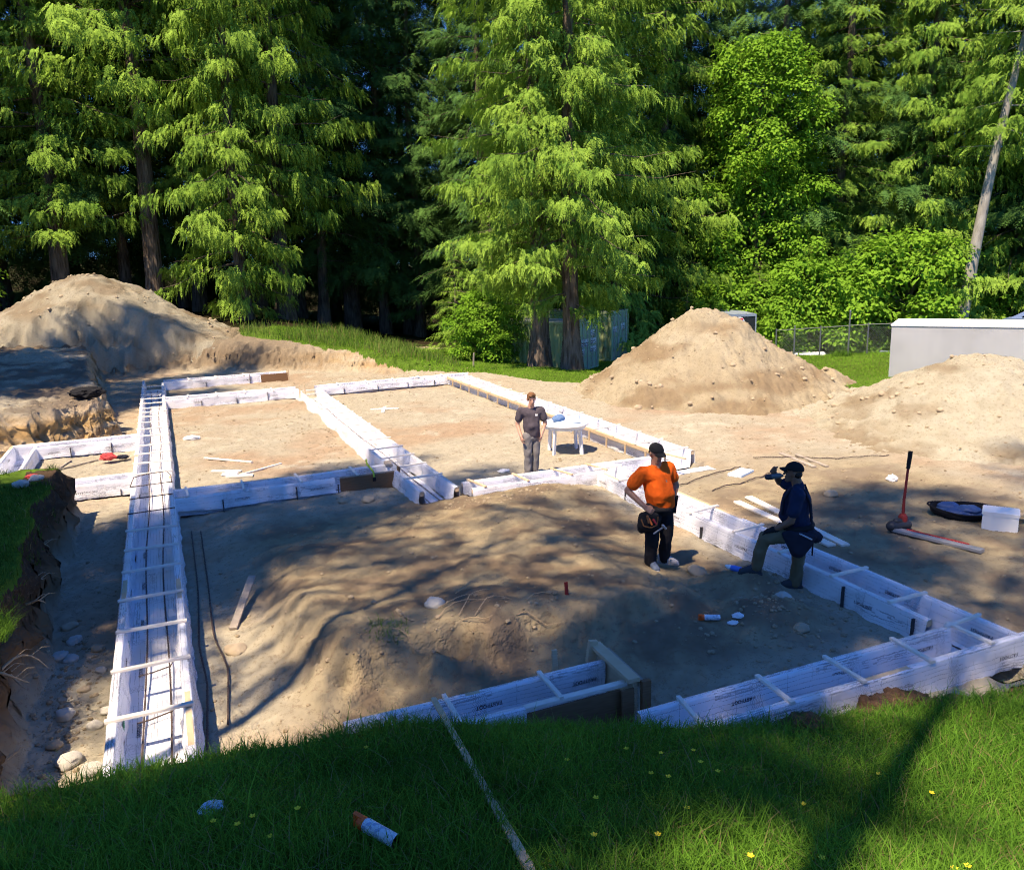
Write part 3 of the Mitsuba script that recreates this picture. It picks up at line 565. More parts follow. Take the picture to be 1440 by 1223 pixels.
# ---------------------------------------------------------------- fabric-lined footing forms
ZT = .42
def form(label, p0, p1, hw, gl=None, gr=None, ll=None, rl=None, spreads=(), sp_mat='wood_white', stakes=(), text=(), bars=(), seed=1, bare=(), name='footing_form', floor_cut=(0, 0), diag=0.0):
    """A trench form from p0 to p1 (xy): two rails at +-hw wrapped in printed fabric that hangs inside and out.
    gl, gr: height of the outer hem left/right; ll, rl: (start, end) of the left/right wall along the form; bare: sides whose rail shows as wood; text: (side, s)."""
    p0, p1 = np.array([*p0, 0.]), np.array([*p1, 0.])
    L = np.linalg.norm(p1 - p0); t, n, _ = frame(p1 - p0)          # n points right
    k = thing(name, label, 'footing form', 'fabric-lined footing forms laid out in the pit')
    rng = np.random.default_rng(seed)
    ext = {-1: ll or (0, L), 1: rl or (0, L)}; hem = {-1: .12 if gl is None else gl, 1: .12 if gr is None else gr}
    VV_, FF_, UV_, NV_ = [], [], [], 0
    def strip(prof, s0, s1, side, tag):
        nonlocal NV_
        ns = max(3, int((s1 - s0) / .09)); s = np.linspace(s0, s1, ns)
        a = np.array(prof); m = len(a)
        vlen = np.concatenate([[0], np.cumsum(np.linalg.norm(np.diff(a, axis=0), axis=1))])
        SS, _ = np.meshgrid(s, np.arange(m), indexing='ij')
        A, Z = np.broadcast_to(a[:, 0], SS.shape).copy(), np.broadcast_to(a[:, 1], SS.shape).copy()
        sag = np.clip((ZT - Z) / .2, 0, 1)
        q1 = np.stack([SS * 2.3, Z * 5 + side * 9, SS * 0 + seed * 3.1 + tag], -1)
        A = A + side * (fbm(q1, 3, seed) - .5) * .10 * sag + side * (noise(np.stack([SS * 14 + Z * 30, Z * 12, SS * 0 + tag], -1), seed) - .5) * .024 * sag
        Z = Z + (noise(np.stack([SS * .8, SS * 0 + side, SS * 0 + seed], -1), 5) - .5) * .014 + np.where(sag >= .99, (noise(np.stack([SS * 1.1, SS * 0 + 3 + side, SS * 0 + seed], -1), 6) - .5) * .06, 0)
        P = p0[None, None] + t * SS[..., None] + n * A[..., None]; P[..., 2] = Z
        ii = NV_ + np.arange(ns * m).reshape(ns, m)
        qd = np.stack([ii[:-1, :-1], ii[1:, :-1], ii[1:, 1:], ii[:-1, 1:]], -1).reshape(-1, 4)
        VV_.append(P.reshape(-1, 3)); FF_.append(np.vstack([qd[:, [0, 1, 2]], qd[:, [0, 2, 3]]]))
        UV_.append(np.stack([SS + side * 3.3, np.broadcast_to(vlen, SS.shape) + tag * 1.7], -1).reshape(-1, 2)); NV_ += ns * m
    for sd in (-1, 1):
        s0, s1 = ext[sd]; h = hem[sd]
        top = [(sd * (hw + .050), ZT - .035), (sd * (hw + .042), ZT - .008), (sd * (hw + .028), ZT + .004), (sd * (hw - .028), ZT + .004), (sd * (hw - .042), ZT - .008), (sd * (hw - .048), ZT - .035)]
        zs = np.linspace(ZT - .035, h, 6)[1:]
        outer = [(sd * (hw + .050 + .035 * (i + 1) / 5), z) for i, z in enumerate(zs)][::-1]
        inner = [(sd * (hw - .048 - .012 * (i + 1) / 5), z) for i, z in enumerate(np.linspace(ZT - .035, .03, 7)[1:])]
        prof = (top[2:] if sd in bare else outer + top) + inner
        if s1 > s0: strip(prof, s0, s1, sd, 1 if sd < 0 else 2)
        put(k, 'rail', beam(p0 + t * (s0 + .01) + n * sd * (hw if sd not in bare else hw + .012) + [0, 0, ZT - .045], p0 + t * (s1 - .01) + n * sd * (hw if sd not in bare else hw + .012) + [0, 0, ZT - .045], .078, .088 if sd not in bare else .092, ch=.012), 'wood_pale')
    f0, f1 = floor_cut
    strip([(a, .034 + .012 * abs(a) / hw) for a in np.linspace(-hw + .058, hw - .058, 6)], f0, L - f1, 0, 4)
    put(k, 'fabric', (np.vstack(VV_), np.vstack(FF_)), 'fabric', smooth=True, uv=np.vstack(UV_))
    for s in spreads:
        j = rng.uniform(-.03, .03); dd = diag
        b = beam(p0 + t * (s - dd + j) - n * (hw + .045 + rng.uniform(0, .02)) + [0, 0, ZT + .020], p0 + t * (s + dd - j) + n * (hw + .045 + rng.uniform(0, .02)) + [0, 0, ZT + .020], rng.uniform(.042, .056), .030, ch=.003)
        put(k, 'spreader', b, sp_mat)
    for sd, s, hgt in stakes:
        o = p0 + t * s + n * sd * (hw + .10)
        put(k, 'stake', beam(o + [0, 0, -.1], o + n * -sd * .018 + [0, 0, hgt], .045, .02, up=t, ch=.003), 'wood_pale' if sd in bare else 'steel_dark')
    for face, s in text:      # face: 'iL','iR' inside walls, 'oL','oR' outside walls, 'f' floor
        m = meshkit.text_mesh('FASTFOOT', .038, .0015, bold=True); m.apply_translation([-m.extents[0] / 2, -.022, 0])
        sd = -1 if face[1:] == 'L' else 1
        if face == 'f':
            M = np.eye(4); M[:3, 0], M[:3, 1], M[:3, 2] = t, -n, [0, 0, 1]; M[:3, 3] = p0 + t * s + n * -.45 * hw + [0, 0, .066]
        else:
            nr = n * sd * (-1 if face[0] == 'i' else 1); X = np.cross([0, 0, 1.], nr)      # seen from the side the face looks to
            M = np.eye(4); M[:3, 0], M[:3, 1], M[:3, 2] = -X, [0, 0, -1], nr               # the print stands on its head
            M[:3, 3] = p0 + t * s + (n * sd * (hw - .010) if face[0] == 'i' else n * sd * (hw + .115)) + [0, 0, ZT - .14] + (nr * .052 if face[0] == 'i' else 0)
        m.apply_transform(M); put(k, 'lettering', m, 'ink')
    for off, s0, s1, z in bars:
        s = np.linspace(s0, s1, max(4, int((s1 - s0) / .6)))
        pts = p0 + t * s[:, None] + n * (off + .02 * np.sin(s * .9 + off * 30))[:, None] + np.array([0, 0, 1]) * (z + .01 * np.sin(s * 1.7))[:, None]
        put(k, 'rebar', tube(pts, .010, 6), 'rebar')
    return k, p0, t, n
Ls = [7.8, 8.84, 9.86, 10.87, 11.95, 12.9, 13.9]; Ls2 = [17.93, 18.97, 19.97, 20.95, 22.2, 23.2, 24.25, 25.2, 26.0, 26.8, 27.8, 28.8, 29.85, 30.8, 31.9]
kL, o_, t_, n_ = form('longest white fabric form, ladder-like, running from the front grass far back at left', (-.47, 4.9), (-.47, 33.9), .33, gl=.03, gr=.03, seed=1,
     rl=(0, 28.1), spreads=[y - 4.9 for y in Ls + Ls2], text=[('iL', s) for s in (2.2, 4.4, 6.6, 9.5)] + [('oR', 2.9)] + [('f', s) for s in (3.3, 4.6, 6.0, 7.4, 8.8)], bars=[(-.10, .2, 28.5, .10), (.14, .2, 28.5, .10)])
for y in (14.95, 15.95, 16.9): put(kL, 'steel_spreader', tube([(-.86, y, ZT + .02), (-.10, y + .04, ZT + .02)], .011, 6), 'rebar')
put(kL, 'steel_loop', tube([(-.86, 16.9, ZT + .02), (-.80, 17.25, ZT + .12), (-.55, 17.35, ZT + .14), (-.2, 17.38, ZT + .14), (-.12, 17.2, ZT + .10), (-.12, 16.9, ZT + .02)], .010, 6), 'rebar')
for y in (8.25, 9.3, 7.3): put(kL, 'steel_tie', tube([(-.63, y, .115), (-.50, y + .03, .11), (-.30, y + .10, .115), (-.27, y + .16, .15)], .008, 6), 'rebar')
for y in (8.05, 7.0, 9.9): put(kL, 'print_block', beam((-.735, y, .20), (-.735, y + .14, .20), .004, .08, ch=.0005), 'green_ink')
form('blue-shaded white fabric form running right from the long form to a brown wooden end', (-.12, 16.0), (4.05, 16.0), .30, gl=.12, gr=.16, seed=2,
     spreads=[.25, 1.25, 2.3, 3.4], stakes=[(1, .85, .30), (1, 2.2, .36), (1, 3.0, .30)], text=[('oR', 1.2), ('oR', 2.6), ('iL', .9), ('iL', 2.9)], rl=(0, 2.95), bars=[(0, .2, 3.9, .1)])
kD = 'footing_form_001'
put(kD, 'end_board', beam((2.93, 15.66, .225), (4.06, 15.66, .225), .03, .36), 'wood_brown')
put(kD, 'end_board', beam((4.06, 15.70, .235), (4.06, 16.34, .235), .04, .36), 'wood_brown')
put(kD, 'end_post', beam((4.12, 15.66, -.05), (4.12, 15.66, .50), .09, .045, up=(1, 0, 0)), 'wood_brown')
put(kD, 'end_post', beam((4.02, 15.98, .46), (4.06, 16.34, .46), .14, .045), 'wood_grey')
put(kD, 'rail_end', beam((2.95, 15.70, ZT - .02), (4.05, 15.70, ZT - .02), .06, .05), 'wood_grey')
form('farthest white fabric form at the foot of the back bank, brown board at its right', (-.12, 33.35), (4.45, 33.35), .30, gl=.1, gr=.10, seed=3, spreads=[.9, 1.9, 2.9], text=[('oR', 1.4), ('oR', 3)], rl=(0, 3.5), stakes=[(1, 3.1, .5), (1, 1.5, .3)])
put('footing_form_002', 'end_board', beam((3.4, 33.0, .24), (4.45, 33.0, .24), .03, .38), 'wood_brown')
put('footing_form_002', 'end_post', beam((4.45, 32.98, -.1), (4.45, 32.98, .56), .05, .05, up=(0, 1, 0)), 'wood_pale')
form('white fabric form second from the back, ending at two pale posts', (-.12, 28.65), (4.1, 28.65), .30, gl=.1, gr=.12, seed=4, spreads=[.7, 1.6, 2.5, 3.4], text=[('oR', 1.0), ('oR', 2.5), ('oR', 3.4)], stakes=[(1, 3.2, .42), (1, 1.1, .3), (1, 2.2, .3)])
for dx in (.0, .17): put('footing_form_003', 'end_post', beam((4.02 + dx, 27.3, -.1), (4.0 + dx, 27.35, .70), .05, .05, up=(0, 1, 0)), 'wood_pale')
form('ladder-like white fabric form in the middle, slanting back between two tan pit floors', (4.41, 13.9), (4.41, 28.3), .34, gl=.10, gr=.12, seed=5, spreads=[1.0, 2.0, 2.9, 3.85, 4.9, 5.9, 6.9, 7.9, 8.9, 9.9, 10.9, 11.9, 12.9, 13.8],
     text=[('f', s) for s in (1.4, 3.3, 5.2, 7.2, 9.2)] + [('iL', 2.2)], bars=[(-.1, .2, 14, .1), (.12, .2, 14, .1)], diag=.04)
form('white fabric form along the back edge behind the bare sandy floor with wood scraps', (4.75, 28.6), (10.5, 28.6), .30, gl=.1, gr=.17, seed=6, spreads=[.8, 1.8, 2.8, 3.8, 4.7], text=[('oR', 1.5), ('oR', 3.6)], stakes=[(1, s, .34) for s in (.9, 2.1, 3.2, 4.2)], rl=(0, 4.75))
form('ladder-like white fabric form with a bare wooden inner rail behind the round table', (9.86, 14.2), (9.86, 28.3), .36, gl=.24, gr=.12, seed=7, bare=(-1,), spreads=[.2, 1.15, 2.1, 3.05, 4.0, 5.0, 6.0, 6.95, 7.9, 8.9, 9.9, 10.8, 11.8, 12.8, 13.6],
     stakes=[(-1, s, .38) for s in np.arange(.6, 14, .85)], text=[('iR', s) for s in (1.7, 3.6, 6.2)], diag=.06)
form('short white fabric form joining two ladder-like forms, before the man in grey', (4.95, 13.92), (10.75, 13.92), .27, gl=.12, gr=.10, seed=8, spreads=[.2, 1.1, 1.98, 2.75, 4.6], ll=(0, 4.5), rl=(0, 2.7), text=[('iL', 1.5), ('iL', 2.3)], sp_mat='wood_pale', diag=.05)
form('fabric form along the right, passing behind the two men to the near corner', (7.88, 14.2), (7.88, 5.36), .26, gl=.12, gr=.10, seed=9, spreads=[.45, 1.4, 2.45, 3.6, 4.7, 5.7, 6.7, 7.62, 8.35], rl=(.5, 8.15), ll=(0, 8.84),
     stakes=[(1, 6.95, ZT - .03), (1, 8.0, ZT - .03), (1, 1.7, .30), (1, 4.0, .3)], text=[('oR', 3.3), ('oR', 7.3), ('oR', 5.0), ('iL', 7.25), ('iL', 6.3), ('iL', 8.45), ('iL', 5.35), ('oR', .9)], bars=[(0, .3, 8.7, .1)], diag=.03)
form('blue-shaded fabric form running along the grass to the near right corner', (3.65, 5.60), (8.3, 5.60), .225, gl=.08, gr=.10, seed=10, spreads=[.42, 1.37, 2.25, 3.17, 4.03], ll=(0, 3.97), text=[('iL', 1.15), ('iL', 2.4), ('iL', 3.55), ('oR', 4.2), ('oR', 1.85)], diag=-.02)
form('short fabric form just behind the front grass, with a chunky wooden end', (1.15, 6.6), (3.85, 6.6), .225, gl=.06, gr=.06, seed=11, spreads=[.97, 1.98], rl=(0, 1.6), ll=(0, 2.7), text=[('iL', 1.4), ('iL', 2.45)], diag=-.03)
kF = 'footing_form_010'
put(kF, 'end_board', beam((3.90, 6.28, .28), (3.90, 6.98, .28), .05, .40), 'wood_pale')
put(kF, 'end_board', beam((3.85, 6.22, .50), (3.88, 7.06, .50), .13, .045), 'wood_pale')
put(kF, 'end_board', beam((3.96, 6.25, .42), (3.99, 7.0, .42), .05, .09), 'wood_grey')
put(kF, 'end_post', beam((3.98, 6.22, -.1), (3.98, 6.22, .475), .10, .05, up=(0, 1, 0)), 'wood_brown')
put(kF, 'end_post', beam((3.80, 6.26, -.1), (3.80, 6.26, .40), .14, .03, up=(0, 1, 0)), 'wood_brown')
put(kF, 'side_board', beam((2.75, 6.335, .19), (3.76, 6.335, .19), .028, .36), 'wood_brown')
put(kF, 'rail_end', beam((2.75, 6.365, ZT - .01), (3.84, 6.365, ZT - .01), .075, .04), 'wood_white')
put(kF, 'post_block', beam((3.80, 7.02, .34), (3.84, 7.02, .57), .10, .05, up=(0, 1, 0)), 'wood_pale')
put(kF, 'stake', beam((3.42, 7.08, -.1), (3.42, 7.10, .52), .06, .03, up=(0, 1, 0)), 'wood_pale')
form('white fabric form left of the long form with a red bag on it', (-3.62, 22.4), (-.82, 22.4), .30, gl=.1, gr=.13, seed=12, spreads=[], text=[('oR', .95), ('oR', 2.2)], stakes=[(1, 1.3, ZT - .04), (1, 2.2, ZT - .04)], rl=(.55, 2.8))
form('short white fabric form at the left edge behind the grassed bank', (-3.35, 17.6), (-3.35, 22.7), .27, gl=.1, gr=.12, seed=13, spreads=[], rl=(.3, 4.8), text=[('iL', 4.0)])
form('white fabric form left of the long form, beside the grassed bank corner', (-3.62, 17.95), (-.82, 17.95), .30, gl=.1, gr=.14, seed=14, spreads=[], text=[('oR', 1.75), ('oR', 2.0), ('iL', 2.0)], stakes=[(1, 2.55, .26)])

# ---------------------------------------------------------------- people
def limb(chain, closed=True):
    """Hull of spheres along each link of [(p, r), ...]."""
    out = []
    for (a, ra), (b, rb) in zip(chain[:-1], chain[1:]):
        out.append(m3.Manifold.batch_hull([m3.Manifold.sphere(ra, 18).translate(list(map(float, a))), m3.Manifold.sphere(rb, 18).translate(list(map(float, b)))]))
    return out
def ell(c, r, rz=0, ry=0):
    return m3.Manifold.sphere(1.0, 24).scale(list(map(float, r))).rotate([0, ry, rz]).translate(list(map(float, c)))
def fuse(parts, res=.02, it=6, wrinkle=0., seed=0, freq=9.):
    m = tm(m3.Manifold.batch_boolean(parts, m3.OpType.Add).refine_to_length(res)); m.merge_vertices()
    trimesh.smoothing.filter_taubin(m, lamb=.5, nu=.53, iterations=it)
    if wrinkle:
        n = m.vertex_normals; v = m.vertices
        d = fbm(np.stack([v[:, 0] * freq, v[:, 1] * freq, v[:, 2] * freq * .6], 1) + seed, 3, seed) - .5
        rg = np.abs(fbm(v * freq * .7 + seed * 3, 2, seed + 9) - .5)
        m.vertices = v + n * ((d * 1.4 - rg * .9) * wrinkle)[:, None]
    return m
def head_parts(c, yaw, s=1.0, pitch=0.):
    """Skull, jaw, nose, ears, brow round centre c; yaw = direction of the face (rad, 0 = +x), pitch down > 0."""
    R = trimesh.transformations.euler_matrix(0, pitch, yaw, 'sxyz')[:3, :3]
    P = lambda *p: c + R @ (np.array(p) * s)
    ps = [ell(c + R @ np.array([-.012, 0, .025]) * s, np.array([.098, .078, .100]) * s, math.degrees(yaw), math.degrees(pitch)),
          m3.Manifold.batch_hull([m3.Manifold.sphere(.060 * s, 16).translate(list(P(.028, 0, -.02))), m3.Manifold.sphere(.030 * s, 14).translate(list(P(.058, .012, -.098))), m3.Manifold.sphere(.030 * s, 14).translate(list(P(.058, -.012, -.098))), m3.Manifold.sphere(.040 * s, 14).translate(list(P(-.03, 0, -.06)))])]
    ps += limb([(P(.082, 0, .018), .012 * s), (P(.106, 0, -.028), .016 * s)])
    ps += limb([(P(.072, .034, .032), .013 * s), (P(.080, .0, .034), .012 * s), (P(.072, -.034, .032), .013 * s)])
    for sg in (-1, 1): ps += limb([(P(-.012, sg * .080, .012), .020 * s), (P(-.008, sg * .078, -.028), .013 * s)])
    ps += limb([(P(.078, .018, -.062), .010 * s), (P(.084, 0, -.064), .011 * s), (P(.078, -.018, -.062), .010 * s)])
    return ps, P, R
def hand(wrist, d, palm_n, s=1.0, curl=.5, thumb=1):
    """A hand from the wrist along d, palm facing palm_n; fingers curl towards the palm. Returns manifolds."""
    d = np.array(d, float) / np.linalg.norm(d); n = np.array(palm_n, float); n -= d * (n @ d); n /= np.linalg.norm(n); w = np.cross(d, n)
    o = np.array(wrist, float); ps = []
    ps.append(m3.Manifold.batch_hull([m3.Manifold.sphere(r * s, 12).translate(list(map(float, o + d * a * s + w * b * s))) for a, b, r in ((.0, .018, .022), (.0, -.018, .022), (.085, .034, .016), (.085, -.034, .015))]))
    for k, (b, l) in enumerate(((.034, .075), (.012, .085), (-.011, .080), (-.033, .062))):
        p = o + d * .085 * s + w * b * s; q = [(p, .0105 * s)]; a = curl * (.5 + .1 * k)
        for j, f in enumerate((.45, .32, .25)):
            p = p + (d * math.cos(a) + n * math.sin(a)) * l * f * s; q.append((p, (.0098 - .001 * j) * s)); a += curl * .9
        ps += limb(q)
    p = o + d * .03 * s + w * thumb * .030 * s; e = d * .65 + w * thumb * .7 + n * .35; e /= np.linalg.norm(e)
    ps += limb([(p, .014 * s), (p + e * .040 * s, .012 * s), (p + (e + d * .5 + n * .3) * .045 * s, .010 * s)])
    return ps
mat('skin', mikit.proc(lambda p, n, uv: mikit.mix(mi.Color3f(.50, .27, .18), mi.Color3f(.58, .34, .24), n3(p, 14.))), .5, .35)
mat('skin_tan', mikit.proc(lambda p, n, uv: mikit.mix(mi.Color3f(.36, .18, .11), mi.Color3f(.45, .25, .16), n3(p, 14.))), .5, .35)
mat('skin_dark', mikit.proc(lambda p, n, uv: mikit.mix(mi.Color3f(.16, .08, .05), mi.Color3f(.21, .11, .07), n3(p, 14.))), .5, .35)
def cloth(key, c, sheen=.2, var=.25):
    mat(key, mikit.proc(lambda p, n, uv, c=c: mi.Color3f(*c) * (1 - var + 2 * var * f3(p, 11., 3))), .9, .12, sheen=sheen)
cloth('shirt_grey', (.085, .072, .085)); cloth('trouser_grey', (.19, .18, .18)); cloth('shirt_orange', (.82, .125, .012), var=.12)
cloth('trouser_black', (.016, .016, .019)); cloth('shirt_navy', (.016, .026, .060)); cloth('trouser_khaki', (.14, .115, .070)); cloth('denim_dark', (.02, .022, .035))
mat('hair_ginger', mikit.proc(lambda p, n, uv: mikit.mix(mi.Color3f(.10, .045, .018), mi.Color3f(.24, .12, .05), f3(p, 60., 2))), .6, .3)
mat('hair_black', (.012, .010, .010), .6, .3)
mat('leather', (.20, .085, .03), .6, .3); mat('sole', (.30, .29, .28), .8, .2); mat('shoe_grey', (.40, .39, .38), .7, .2); mat('shoe_dark', (.045, .05, .06), .7, .2); mat('shoe_blue', (.10, .13, .19), .7, .2)
mat('eye_dark', (.015, .010, .008), .3, .5); mat('lip', (.34, .13, .10), .5, .3); mat('tool_orange', (.75, .16, .02), .5, .4); mat('tool_red', (.45, .03, .03), .5, .4)
def person(key_label, origin, face_dir, build):
    """build(A) adds parts in a local frame: x = right as seen from the camera, y = away from it, z = up."""
    k = thing('person', key_label, 'person')
    o = np.array(origin, float)
    a = np.array([o[0], o[1], 0.]); a /= np.linalg.norm(a); r = np.array([a[1], -a[0], 0.])
    M = np.eye(4); M[:3, 0], M[:3, 1], M[:3, 3] = r, a, o
    def A(name, mesh, m, smooth=True, label=None, parent=k):
        mesh = mesh.copy(); mesh.apply_transform(M); return put(parent, name, mesh, m, smooth=smooth, label=label)
    build(A, k)
def face_bits(A, P, s=1.0, body=None):
    sph = lambda c, r: trimesh.Trimesh(*[x for x in (trimesh.creation.icosphere(subdivisions=2, radius=r).vertices + c, trimesh.creation.icosphere(subdivisions=2, radius=r).faces)], process=False)
    for sg in (-1, 1): A('eye', sph(P(.080, sg * .032, .012), .010 * s), 'eye_dark')
    A('mouth', cat(limb([(P(.086, .026, -.060), .006), (P(.094, 0, -.064), .006), (P(.086, -.026, -.060), .006)])), 'lip')
def shoe(ankle, toe_dir, L=.27, h=.09):
    d = np.array([*toe_dir, 0.]); d /= np.linalg.norm(d); w = np.array([-d[1], d[0], 0]); a = np.array(ankle, float)
    up = m3.Manifold.batch_hull([m3.Manifold.sphere(r, 14).translate(list(map(float, a + d * x + w * y + np.array([0, 0, z])))) for x, y, z, r in ((-.05, 0, -.045, .040), (.02, 0, .0, .050), (.10, .015, -.045, .040), (.17, .02, -.058, .032), (.17, -.02, -.058, .032), (-.05, 0, .02, .042))])
    so = m3.Manifold.batch_hull([m3.Manifold.sphere(.014, 10).translate(list(map(float, a + d * x + w * y + np.array([0, 0, -.082])))) for x, y in ((-.09, .02), (-.09, -.02), (.08, .045), (.08, -.042), (.20, .02), (.20, -.02))])
    return fuse([up], .02, 2), cat([so])
def cap_mesh(P, R, yaw, s=1.0, back=False, curve=.02):
    V_ = lambda *p: P(*p)
    dome = m3.Manifold.sphere(1.0, 28).scale([.112 * s, .092 * s, .092 * s]) ^ m3.Manifold.cube([1, 1, 1], True).translate([0, 0, .49])
    M = np.eye(4); M[:3, :3] = R; M[:3, 3] = P(-.010, 0, .052)
    d = tm(dome); d.apply_transform(M)
    a = np.linspace(-1, 1, 11); br = []
    for t, z in ((0, 0.), (1, -.018)):
        for x in a:
            br.append([.085 + (.095 * math.sqrt(1 - x * x * .92) if t else .02 * (1 - x * x)), x * (.078 if t == 0 else .070), .004 - curve * x * x + z])
    br = np.array(br); b = []
    for dz in (.004, -.004): b.append(br + [0, 0, dz])
    v = np.vstack(b); f = []; n = 11
    for i in range(n - 1):
        f += [[i, n + i, i + 1], [i + 1, n + i, n + i + 1], [2 * n + i, 2 * n + i + 1, 3 * n + i], [2 * n + i + 1, 3 * n + i + 1, 3 * n + i], [n + i, 3 * n + i, n + i + 1], [n + i + 1, 3 * n + i, 3 * n + i + 1]]
    bm = trimesh.Trimesh(v, np.array(f), process=False); bm.apply_translation([0, 0, 0]); bm.apply_scale(s); bm.apply_transform(M)
    return cat([d]), bm
def torso(hip, chest, sh_l, sh_r, belly, rw=.15, rc=.135, rb=.15, sr=.07):
    """Hulls of hip, belly, chest and shoulders."""
    return [m3.Manifold.batch_hull([ell(hip, (rw, rw * .72, .11)), ell(belly, (rb, rb * .82, .12))]), m3.Manifold.batch_hull([ell(belly, (rb, rb * .82, .12)), ell(chest, (rc * 1.15, rc * .82, .14))]),
            m3.Manifold.batch_hull([ell(chest, (rc * 1.1, rc * .8, .13)), m3.Manifold.sphere(sr, 18).translate(list(map(float, sh_l))), m3.Manifold.sphere(sr, 18).translate(list(map(float, sh_r)))])]
V3 = lambda *a: np.array(a, float)

def grey_man(A, k):
    hd = V3(.02, -.03, 1.665); ps, P, R = head_parts(hd, math.radians(-78), 1.0, math.radians(12))
    sl, sr_ = V3(-.205, 0, 1.42), V3(.215, .03, 1.42); hip, chest, belly = V3(.02, .02, .95), V3(.01, .01, 1.32), V3(.015, -.01, 1.12)
    el, wl = V3(-.275, .02, 1.14), V3(-.20, -.14, .92); er, wr = V3(.295, .05, 1.15), V3(.215, -.06, .95)
    body = ps + limb([(hd + [0, .02, -.08], .058), (V3(.01, .02, 1.44), .068)]) + torso(hip, chest, sl, sr_, belly, .145, .13, .14, .06)
    body += limb([(sl, .056), (el, .043), (wl, .031)]) + limb([(sr_, .056), (er, .043), (wr, .031)]) + hand(wl, (.12, -.10, -1), (.9, .3, 0), 1, .5, 1) + hand(wr, (-.1, -.05, -1), (-1, 0, 0), 1, .35, -1)
    for hx, kx, ax, y in ((-.075, -.075, -.085, -.02), (.105, .085, .045, .06)): body += limb([(V3(hx, y, .92), .08), (V3(kx, y - .03, .52), .055), (V3(ax, y + .02, .10), .042)])
    A('body', fuse(body, .016, 4), 'skin'); face_bits(A, P)
    g = 1.0
    A('t_shirt', fuse(torso(hip + [0, 0, -.02], chest, sl, sr_, belly, .168, .152, .172, .075) + limb([(sl, .082), (sl * .42 + el * .58, .078)]) + limb([(sr_, .082), (sr_ * .42 + er * .58, .078)]) + limb([(V3(.01, .02, 1.44), .075), (V3(.01, .015, 1.475), .070)]), .016, 3, .030, 3), 'shirt_grey')
    tr = [ell(V3(.02, .02, .87), (.140, .118, .10))]
    for hx, kx, ax, y in ((-.075, -.075, -.085, -.02), (.105, .085, .045, .06)): tr += limb([(V3(hx, y, .90), .105), (V3(kx, y - .03, .52), .085), (V3(ax, y + .02, .08), .080)])
    A('trousers', fuse(tr, .016, 3, .036, 5), 'trouser_grey')
    for ax, y, tx in ((-.085, 0, -.3), (.045, .08, .35)):
        u, s = shoe(V3(ax, y, .095), (tx, -1)); A('shoe', u, 'shoe_blue'); A('shoe_sole', s, 'sole')
    hr = fuse([ell(P(-.022, 0, .050), (.106, .092, .092), -78, 8), ell(P(.03, .02, .108), (.07, .06, .035), -78), ell(P(.06, -.02, .092), (.04, .05, .03), -78), ell(P(-.05, 0, .0), (.07, .082, .08), -78)], .012, 2, .028, 2, 24.)
    A('hair', hr, 'hair_ginger')
    A('shirt_print', meshkit_patch(V3(.115, -.155, 1.36), .05, .035), 'plastic_white', False)
def meshkit_patch(c, w, h):
    return beam(c + [-w / 2, 0, 0], c + [w / 2, 0, 0], .012, h, ch=.002)
person('young man with short ginger hair in a grey T-shirt and grey trousers, hand in pocket', [6.72, 14.86, .10], None, grey_man)

